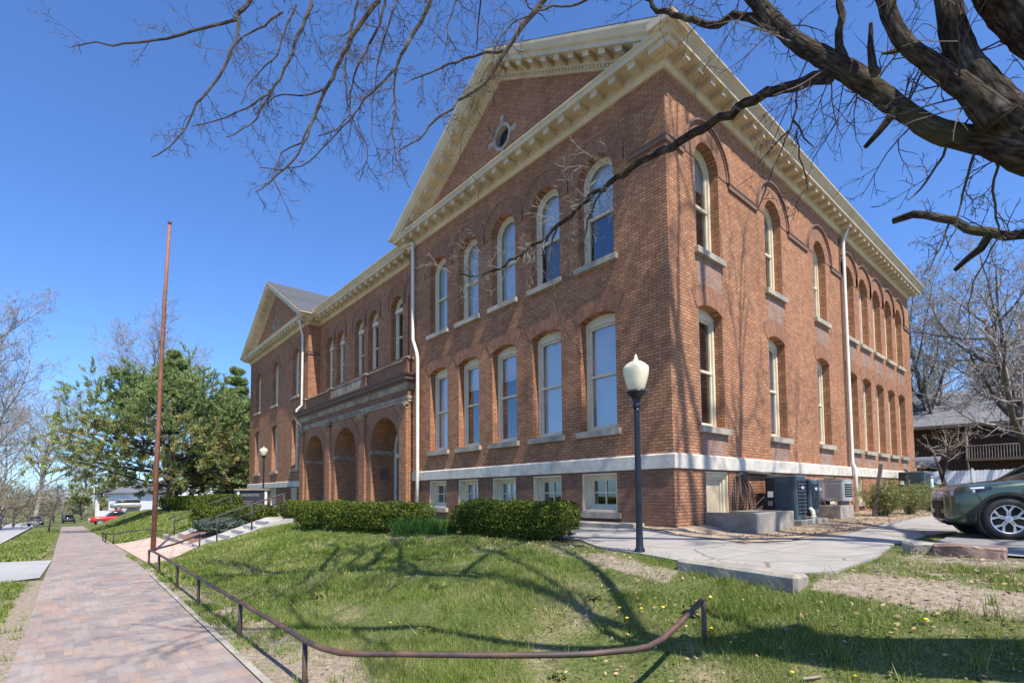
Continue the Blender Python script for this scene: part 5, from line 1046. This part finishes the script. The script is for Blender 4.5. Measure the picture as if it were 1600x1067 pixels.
p = at(139, 812, 60); tk = simplecar('pickup_truck', 'red pickup truck parked on the grass rise beyond the lawn, nose towards the street', 'pickup truck', on(p.x, p.y), PI/2+.05, [sec(0, .7, .55, .95), sec(.15, .92, .45, 1.08), sec(1.6, .97, .45, 1.15), sec(3.2, .97, .45, 1.15), sec(5.4, .97, .5, 1.15), sec(5.5, .95, .55, 1.1)], [sec(1.5, .85, 1.05, 1.2, .05), sec(2.15, .78, 1.05, 1.78), sec(3.2, .78, 1.05, 1.8), sec(3.5, .85, 1.05, 1.2, .05)], 'redpaint', (.95, 4.4), .40, .95)
for y in (-.62, .62): MB().box(-.04, .06, y-.18, y+.18, .74, .92).build('headlight', 'lens', tk)
MB().box(-.09, .02, -.85, .85, .48, .64).build('bumper', 'steel', tk, bevel=.03); MB().box(3.65, 5.35, -.78, .78, 1.10, 1.175).build('load_bed', 'slot', tk)
p = at(56, 820, 82); bc = simplecar('parked_car', 'dark blue car on the street at the far left, seen end on', 'car', Vector((p.x, p.y, sz(p.x, 0))), 0, [sec(-2.2, .8, .4, .85), sec(-2.0, .88, .3, .98), sec(0, .92, .28, 1.02), sec(2.0, .88, .3, .95), sec(2.25, .75, .4, .8)], [sec(-1.75, .75, .9, 1.05, .05), sec(-1.2, .68, .9, 1.5), sec(.5, .7, .9, 1.55), sec(1.3, .78, .9, 1.0, .04)], 'bluecar', (-1.35, 1.35), .33, .9)
for y in (-.62, .62): MB().box(2.18, 2.28, y-.14, y+.14, .62, .76).build('headlight', 'lens', bc)
MB().box(2.22, 2.31, -.45, .45, .45, .56).build('number_plate', 'white', bc)
p = at(108, 812, 98); c2 = simplecar('parked_car', 'tiny dark car far down the street beyond the pavement', 'car', on(p.x, p.y), 0, [sec(-2.2, .8, .4, .85), sec(-2.0, .88, .3, .98), sec(0, .92, .28, 1.02), sec(2.0, .88, .3, .95), sec(2.25, .75, .4, .8)], [sec(-1.75, .75, .9, 1.05, .05), sec(-1.2, .68, .9, 1.5), sec(.5, .7, .9, 1.55), sec(1.3, .78, .9, 1.0, .04)], 'blackplastic', (-1.35, 1.35), .33, .9)
p = at(205, 806, 66); c3 = simplecar('parked_car', 'grey car half hidden behind the red pickup truck', 'car', on(p.x, p.y, .1), PI/2, [sec(-2.2, .8, .4, .85), sec(-2.0, .88, .3, .98), sec(0, .92, .28, 1.02), sec(2.0, .88, .3, .95), sec(2.25, .75, .4, .8)], [sec(-1.75, .75, .9, 1.05, .05), sec(-1.2, .68, .9, 1.4), sec(.5, .7, .9, 1.42), sec(1.3, .78, .9, 1.0, .04)], 'steel', (-1.35, 1.35), .33, .9)
def house(name, label, c, rz, W, D, H, rh, wallm, roofm, wins, over=.4, cat='house'):
    t = thing(name, label, cat, c, rz); MB().box(-W/2, W/2, 0, D, -1.5, H).build('wall', wallm, t); g_ = MB()
    g_.add([(-W/2, .0, H), (W/2, .0, H), (0, .0, H+rh*W/(W+2*over))], [(0, 1, 2)]); g_.build('gable', wallm, t)
    rf = MB(); e = W/2+over; k = rh/(e)
    for sg in (-1, 1): rf.slab(lambda u, d, z: (u, d, z), [(0, H+rh), (sg*e, H-.05), (sg*e, H-.22), (0, H+rh-.17)], -over, D+over)
    rf.build('roof', roofm, t, recalc=True)
    vb = MB()
    for sg in (-1, 1): vb.slab(lambda u, d, z: (u, d, z), [(0, H+rh-.17), (sg*e, H-.22), (sg*e, H-.42), (0, H+rh-.40)], -over-.02, -over+.06)
    vb.build('bargeboard', 'white', t, recalc=True)
    for (x, z, w_, h) in wins:
        f = MB(); f.box(x-w_/2-.09, x+w_/2+.09, -.06, -.002, z-.09, z+h+.09); Fm = f.build('window', 'white', t); MB().box(x-w_/2, x+w_/2, -.075, -.055, z, z+h/2-.03).box(x-w_/2, x+w_/2, -.075, -.055, z+h/2+.03, z+h).build('pane', 'lensdark', Fm)
    return t
p = at(318, 800, 62); h1 = house('house', 'white sided house with steep gable and grey lower roof seen between the pine trunks', on(p.x, p.y), -PI/2+.95, 9.5, 9, 4.6, 3.4, 'sidingwhite', 'greyroof', [(-2.6, 2.9, .7, 1.1), (-1.5, 2.9, .7, 1.1), (-.4, 2.9, .7, 1.1), (1.6, 2.9, .8, 1.2), (.3, 5.2, .8, 1.0)])
MB().slab(lambda u, d, z: (d, u, z), [(-2.8, 1.9), (-.05, 2.75), (-.05, 2.6), (-2.8, 1.75)], -5.2, 5.2).build('porch_roof', 'greyroof', h1, recalc=True)
p = at(222, 806, 72); h2 = house('house', 'low white house with deep open porch and grey roof behind the red pickup truck', on(p.x, p.y, -.3), -PI/2+.55, 9, 8, 2.9, 1.6, 'sidingwhite', 'greyroof', [(3.4, 1.0, .9, 1.3)])
MB().box(-4.2, 2.4, -.05, .0, .5, 2.5).build('porch_shade_panel', 'shadeblack', h2); MB().slab(lambda u, d, z: (d, u, z), [(-2.6, 2.75), (.3, 3.3), (.3, 3.15), (-2.6, 2.6)], -4.9, 4.9).build('porch_roof', 'greyroof', h2, recalc=True)  # flat black panel on the wall paints the porch's shade; no opening is cut
for x in (-4.4, -2.6, 2.4, 4.4): MB().box(x-.16, x+.16, -2.4, -2.1, -1, 2.7).build('porch_post', 'white', h2)
MB().box(-4.4, 4.4, -2.5, -.02, -1, .45).build('porch_deck', 'sidingwhite', h2)
# ------------------------------------------------------------------ behind the school, right
fc = thing('picket_fence', 'white board fence running across behind the small pale tree and the car', 'fence', on(-3, 25.5), R_(10)); fr = random.Random(3); panel = None
for k in range(10):
    pn = MB()
    for j in range(16): h = 1.92+fr.uniform(-.015, .015); x = k*2.4+j*.147; pn.slab(lambda u, d, z: (u, d, z), [(x, 0), (x+.14, 0), (x+.14, h-.04), (x+.07, h), (x, h-.04)], 0, .02)
    pn.box(k*2.4, k*2.4+2.36, .02, .06, .4, .5).box(k*2.4, k*2.4+2.36, .02, .06, 1.5, 1.6); pn.build('fence_panel', 'fence', fc, recalc=True)
    MB().box(k*2.4+2.352, k*2.4+2.45, -.02, .10, -.3, 2.02).build('fence_post', 'fence', fc)
M['rearbrick'] = brickmat('dark_red_brick', (.13, .055, .045), (.09, .04, .032), (.1, .08, .07))
bh = thing('brick_house', 'dark brick two storey house with grey roof and white balcony behind the white fence', 'house', on(-9, 41), R_(6)); bw = MB().box(-2, 17.5, 0, 11, -1, 6.0); bw.build('wall', 'rearbrick', bh)
rf = MB(); rf.add([(-2.6, -1.4, 5.85), (18, -1.4, 5.85), (15, 5.5, 9.3), (1.5, 5.5, 9.3), (18, 11.6, 5.9), (-2.6, 11.6, 5.9)], [(0, 1, 2, 3), (1, 4, 2), (2, 4, 5, 3), (5, 0, 3)]); rf.build('roof', 'greyroof', bh); MB().box(-2.6, 18, -1.4, 11.6, 5.62, 5.84).build('eaves', 'browncap', bh)
for x, z, w_ in ((1.2, .9, 1.2), (6, .9, 1.8), (12.7, .8, 3.2), (4.2, 3.7, 1.0), (15.5, 3.7, 1)):
    f = MB().box(x-w_/2-.1, x+w_/2+.1, -.08, -.002, z-.1, z+1.6).build('window', 'white', bh); MB().box(x-w_/2, x-.04, -.1, -.075, z, z+1.5).box(x+.04, x+w_/2, -.1, -.075, z, z+1.5).build('pane', 'lensdark', f)
MB().box(8.5, 13.8, -1.3, 0, 3.0, 3.2).build('balcony_floor', 'browncap', bh); bl = MB(); bl.box(8.5, 13.8, -1.3, -1.24, 4.1, 4.18)
for k in range(34): bl.box(8.52+k*.16, 8.57+k*.16, -1.29, -1.25, 3.2, 4.1)
bl.build('balcony_rail', 'porchstone', bh); MB().tube([(15, -1.2, -1), (15, -1.2, 5.7)], .11, 10).build('porch_column', 'white', bh, True); MB().tube([(8.6, -1.2, -1), (8.6, -1.2, 5.7)], .09, 10).build('porch_column', 'browncap', bh, True)
sh = thing('shed', 'low lean-to with pale grey roof tucked beside the far end of the side wall', 'shed', on(-4.5, 33), R_(6)); MB().box(0, 4, 0, 5, -1, 2.3).build('wall', 'rearbrick', sh); MB().slab(lambda u, d, z: (d, u, z), [(-.7, 2.45), (4, 3.3), (4, 3.15), (-.7, 2.3)], -.5, 3.6).build('roof', 'greyroof', sh, recalc=True)
f = MB().box(2.5, 3.7, -.06, -.002, .9, 2.1).build('window', 'white', sh); MB().box(2.6, 3.6, -.08, -.055, 1.0, 2.0).build('pane', 'lensdark', f)
# ------------------------------------------------------------------ green sport utility car at the right edge
def half(w_, zb, zbelt, zt, wt):     # half section, bottom centre to top centre
    return [(0, zb), (w_*.72, zb), (w_*.93, zb+.05), (w_*.985, zb+.16), (w_, (zb+zbelt)/2), (w_*.992, zbelt-.07), (w_*.965, zbelt), (wt, zbelt+(zt-zbelt)*.72), (wt*.72, zt-.012), (0, zt)]
CS0 = [(0.00, .50, .40, .70, .80, .42), (.03, .60, .30, .74, .865, .50), (.10, .72, .24, .79, .905, .60), (.22, .82, .215, .83, .94, .68), (.42, .88, .21, .87, .965, .735), (.70, .90, .21, .91, .99, .76), (1.05, .905, .22, .95, 1.02, .775), (1.5, .905, .22, .985, 1.065, .79), (2.2, .905, .22, 1.0, 1.08, .80), (3.4, .905, .23, 1.03, 1.10, .80), (4.2, .88, .27, 1.05, 1.10, .78), (4.58, .78, .38, 1.0, 1.06, .7)]
CS = [(.95-(.95-r[0])*.80 if r[0] < .95 else r[0],)+tuple(r[1:]) for r in CS0]
ca = R_(22); nose = Vector((-math.cos(ca), -math.sin(ca), 0)); whl = on(5.23, 1.88, .03)
rgt = Vector((nose.y, -nose.x, 0))     # the car's own right
car = thing('green_car', 'dark green sport utility car parked on the driveway, only its front end in the picture', 'car', (0, 0, 0))
X_ = -nose; Y_ = rgt; org = whl-X_*.95+Y_*.79
car.matrix_world = Matrix(((X_.x, Y_.x, 0, org.x), (X_.y, Y_.y, 0, org.y), (0, 0, 1, org.z), (0, 0, 0, 1)))
bd = loft([(s, half(*r)) for s, *r in CS]).build('t', 'carpaint', None, True)
sm = bd.modifiers.new('s', 'SUBSURF'); sm.levels = sm.render_levels = 3
cut = MB()
for x in (.95, 3.62):
    for sg in (-1, 1): cut.lathe([(.405, -.3), (.405, .3)], 48, M4=Matrix.Translation((x, sg*.86, .355)) @ Matrix.Rotation(PI/2, 4, 'X'))
cu = cut.build('t2', None); bo = bd.modifiers.new('b', 'BOOLEAN'); bo.object = cu; bo.operation = 'DIFFERENCE'; bo.solver = 'EXACT'
dg = bpy.context.evaluated_depsgraph_get(); me = bpy.data.meshes.new_from_object(bd.evaluated_get(dg)); bpy.data.objects.remove(bd); bpy.data.objects.remove(cu)
body = link('body', me, None, car, True)
bmx = bpy.data.materials; 
if not me.materials: me.materials.append(M['carpaint'])
from mathutils.bvhtree import BVHTree
full = loft([(s, half(*r)) for s, *r in CS]).build('t', None); sm = full.modifiers.new('s', 'SUBSURF'); sm.levels = 3; dg = bpy.context.evaluated_depsgraph_get(); bv = BVHTree.FromObject(full, dg); bpy.data.objects.remove(full)
def surf(x, z, sg, off):      # a point on the car's skin at height z, seen from its side or its front quarter
    d = Vector((-max(0, .95-1.7*x), sg, 0)).normalized(); o = Vector((x, sg*.2, z))-Vector((0, 0, 0)); h = bv.ray_cast(Vector((x, 0, z))+d*3, -d)
    if h[0] is None: return Vector((x, sg*.5, z))
    return h[0]+h[1]*off*(1 if h[1].dot(d) > 0 else -1)
def patch(nm, rows, mat, off=.008, parent=None):   # rows: list of [(x, z) ...] grids
    for sg in (-1, 1):
        m_ = MB(); k = len(rows[0]); m_.v = [tuple(surf(x, z, sg, off)) for r in rows for x, z in r]
        m_.f = [(i*k+j, i*k+j+1, (i+1)*k+j+1, (i+1)*k+j) for i in range(len(rows)-1) for j in range(k-1)]; m_.build(nm, mat, parent or car, True)
def grid(xa, lo, hi, n_=10): return [[(x, l+(h-l)*j/6) for x, l, h in zip(xa, lo, hi)] for j in range(7)]
xs = [.13, .18, .24, .32, .42, .55, .66, .76]
patch('headlight', grid(xs, [.74, .70, .69, .70, .735, .79, .83, .865], [.80, .825, .84, .855, .868, .884, .893, .90]), 'lensdark', .006)
patch('headlight', grid(xs[:6], [.735, .705, .70, .715, .755, .80], [.785, .80, .81, .82, .835, .85]), 'lens', .012)
patch('daytime_light', grid(xs[2:7], [.825, .835, .845, .86, .87], [.843, .857, .87, .884, .893]), 'lens', .013)
patch('bumper_intake', grid([.05, .09, .14, .19, .24], [.33, .31, .31, .33, .36], [.60, .60, .57, .51, .44]), 'blackplastic', .008)
patch('lower_lip', grid([.04, .12, .22, .34, .46, .53], [.25, .225, .215, .21, .21, .21], [.31, .28, .265, .26, .26, .26]), 'blackplastic', .006)
rows = [[(.95+r*math.cos(a), .355+r*math.sin(a)) for a in np.linspace(-.32, PI+.32, 30)] for r in (.407, .43, .455)]
patch('arch_trim', rows, 'blackplastic', .012)
patch('arch_trim', [[(x+2.67, z) for x, z in r] for r in rows], 'blackplastic', .012)
MB().box(1.45, 3.1, -.905, .905, .20, .30).build('sill', 'blackplastic', car, bevel=.03)
for x in (.95, 3.62):
    for sg in (-1, 1): MB().lathe([(.40, .05), (.40, -.27), (.0, -.27), (.0, -.25), (.385, -.25), (.385, .05)], 30, M4=Matrix.Translation((x, sg*.83, .355)) @ Matrix.Rotation(-sg*PI/2, 4, 'X')).build('wheel_liner', 'slot', car)
for x in (.95, 3.62):
    for sg in (-1, 1): wheel(car, x, sg*.79, .35, .35, .225, -sg, .70)
cb_ = loft([(1.2, [(0, 1.0), (.76, .98), (.74, 1.02), (0, 1.05)]), (1.55, [(0, 1.0), (.80, .98), (.74, 1.16), (0, 1.2)]), (2.15, [(0, 1.0), (.82, .99), (.68, 1.58), (0, 1.63)]), (3.6, [(0, 1.0), (.82, 1.0), (.66, 1.62), (0, 1.68)]), (4.35, [(0, 1.0), (.78, 1.02), (.62, 1.5), (0, 1.58)]), (4.52, [(0, 1.0), (.74, 1.0), (.7, 1.1), (0, 1.12)])]).build('cabin_glass', 'lensdark', car, True)
MB().box(2.0, 4.3, -.62, .62, 1.62, 1.71).build('roof', 'carpaint', car, True, bevel=.04)
for sg in (-1, 1):
    MB().tube([(1.35, sg*.77, 1.04), (2.15, sg*.66, 1.60), (2.4, sg*.64, 1.66)], .04, 6).build('pillar', 'carpaint', car, True); MB().box(1.6, 1.78, sg*.92-.1, sg*.92+.1, 1.05, 1.2).build('mirror', 'carpaint', car, bevel=.04)
def front(nm, y0, y1, z0, z1, mat):
    g_ = MB(); k = 9
    for i in range(k):
        for j in range(4):
            y, z = y0+(y1-y0)*i/(k-1), z0+(z1-z0)*j/3; h = bv.ray_cast(Vector((-1, y, z)), Vector((1, 0, 0))); g_.v.append(tuple((h[0] or Vector((.2, y, z)))+Vector((-.008, 0, 0))))
    g_.f = [(i*4+j, (i+1)*4+j, (i+1)*4+j+1, i*4+j+1) for i in range(k-1) for j in range(3)]; return g_.build(nm, mat, car, True)
front('grille', -.34, .34, .50, .66, 'slot'); front('lower_grille', -.36, .36, .32, .42, 'slot')
# ------------------------------------------------------------------ grass, flowers, leaves
def patchn(x, y):
    return (np.sin(2.1*x+1.3*y)+np.sin(3.7*y-1.1*x+1)+np.sin(5.3*x+2.9*y+2)*.7+np.sin(9.1*y-6.7*x)*.5+np.sin(13*x+11*y)*.35)/3.4
NO = [walk, [(-15, -7.3), (-12.3, -7.3), (-12.3, -3.9), (-15, -3.9)], [(-22, -8.7), (-9.2, -8.7), (-9.2, -8.5), (-12.4, -6.9), (-22, -6.9)], [(-22, -7), (-15, -7), (-15, -4.4), (-22, -4.4)]]
def scatter(N, x0, x1, y0, y1, pw=1.5, d0=3.2, thin=.55, path=True):
    x = rng.uniform(x0, x1, N); y = rng.uniform(y0, y1, N); d = np.hypot(x-CAM.x, y-CAM.y); k = rng.random(N) < np.minimum(1, (d0/d)**pw)
    k &= rng.random(N) < np.clip(1-thin*.75+thin*2.2*patchn(x, y), .10, 1)
    if path: k &= ~((y < -8.83) & (y > -10.6))
    k &= rng.random(N) > np.clip((bare(x, y)+.35*patchn(4*x, 4*y)-.2)*1.25, 0, .97)
    for P in NO: k &= ~inside(x, y, P)
    k &= ~((y > -3.9) & (x > -3.3) & (x < 4.4)); x, y = x[k], y[k]; return x, y
Vs, Qs, o = [], [], 0
for (N, x0, x1, y0, y1, h, wd, pw, d0) in ((680000, -1, 8.5, -8.83, -2.5, .052, .0075, 1.1, 3.6), (430000, -14, -1, -8.83, -3.6, .062, .013, .9, 8.0), (110000, -60, -22, -8.6, -2.5, .10, .04, .5, 30.), (60000, -13, -2.2, -12.2, -10.8, .07, .016, .8, 9), (50000, -7.6, 1, -12.2, -10.95, .06, .012, .8, 9), (60000, -60, -14.6, -12.4, -10.75, .09, .035, .5, 26)):
    x, y = scatter(N, x0, x1, y0, y1, pw, d0)
    if x0 == -13: k = (x < -13.9) | (x > -7.4); x, y = x[k], y[k]
    d = np.hypot(x-CAM.x, y-CAM.y); P = np.stack([x, y, ground(x, y)-.004], 1); V, Q = blades(P, h*(1+.75*patchn(x*.8, y*.8)+.5*patchn(x*3+5, y*3)), wd*np.clip(d/7, .7, 2.2), .55); Vs.append(V); Qs.append(Q+o); o += len(V)
for NC, per, h, wd, x0, x1, y0, y1 in ((900, 16, .105, .010, 0, 8, -8.6, -4.2), (900, 14, .11, .014, -12, 0, -8.5, -4.0), (250, 14, .10, .009, -9, 6, -8.85, -8.3), (160, 14, .10, .010, -7, 2, -11.2, -10.6), (260, 12, .08, .009, 4.5, 8, -4.4, -1.3)):
    x, y = scatter(NC, x0, x1, y0, y1, .3, 6); x = np.repeat(x, per)+rng.normal(0, .035, len(x)*per); y = np.repeat(y, per)+rng.normal(0, .035, len(y)*per)
    V, Q = blades(np.stack([x, y, ground(x, y)-.004], 1), h, wd, .7); Vs.append(V); Qs.append(Q+o); o += len(V)
tag(fast('grass', np.concatenate(Vs), np.concatenate(Qs), 'grassblade', None, 3), 'short patchy spring grass, green and straw coloured', 'grass', kind='stuff')
wd_ = None
for i, (x, y) in enumerate([(4.6, -6.4), (3.1, -6.9), (5.5, -6.5), (1.4, -7.2), (2.4, -5.6), (5.9, -6.0), (4.3, -7.1), (.2, -6.3), (3.5, -5.3), (-1.4, -7.4)]):
    if wd_ is None:
        N = 34; az = rng.uniform(0, 6.28, N); rr = rng.uniform(.03, .10, N); C_ = np.stack([rr*np.cos(az), rr*np.sin(az), rng.uniform(.012, .04, N)], 1); V, Q = leafquads(C_, .085, .4, .3); wd_ = q_ = fast('broadleaf_weed', V, Q, 'shrub'); tag(q_, 'flat rosette of broad green weed leaves in the lawn', 'weed', 'weeds in the lawn')
    else: q_ = wd_.copy(); COL.objects.link(q_)
    q_.location = on(x, y, .004); q_.rotation_euler = (0, 0, i*1.3); q_.scale = (.8+.06*i,)*3
# dead leaves along the wall bed, dirt path and lawn
Ls = []
for N, x0, x1, y0, y1 in ((5200, .1, 2.7, .9, 16), (500, -.6, 2.4, -.9, .9), (900, 4.5, 8, -4.8, -1.2), (650, 2, 7, -7, -4.6), (500, -3, 2, -4.6, -3.6), (220, -9, 9, -8.6, -8.2), (160, 4.3, 9, -1.3, 6)):
    x = rng.uniform(x0, x1, N); y = rng.uniform(y0, y1, N); Ls.append(np.stack([x, y, ground(x, y)+.03+rng.uniform(0, .02, N)], 1))
V, Q = leafquads(np.concatenate(Ls), .045, .5, .25); tag(fast('leaf_litter', V, Q, 'deadleaf'), 'dry brown fallen leaves scattered along the side bed and dirt', 'leaves', kind='stuff')
dm = None
for k, (px, py) in enumerate([(610, 978), (782, 1000), (1002, 958), (968, 957), (1036, 957), (980, 974), (942, 988), (1110, 940), (1112, 990), (1142, 1010), (1238, 1058), (1336, 1063), (1447, 978), (478, 1062), (1010, 1018), (548, 858)]):
    C_ = CAM; d = (F+R2*((px-CX)/FPX)-U2*((py-CY)/FPX)); t_ = 1
    while gz(C_.x+d.x*t_, C_.y+d.y*t_) < C_.z+d.z*t_ and t_ < 60: t_ *= 1.004
    p = C_+d*t_
    if dm is None:
        dm = tag(MB().lathe([(0, .05), (.012, .052), (.024, .06), (.022, .068), (.01, .074), (0, .075)], 10).tube([(0, 0, -.02), (0, 0, .055)], .0025, 5).build('dandelion', 'gold'), 'small yellow dandelion flower in the lawn', 'flower', 'dandelions in the lawn'); o = dm
    else: o = dm.copy(); COL.objects.link(o)
    o.location = on(p.x, p.y, 0); s_ = .55+.35*random.random(); o.scale = (s_, s_, s_)
bpy.context.view_layer.update()
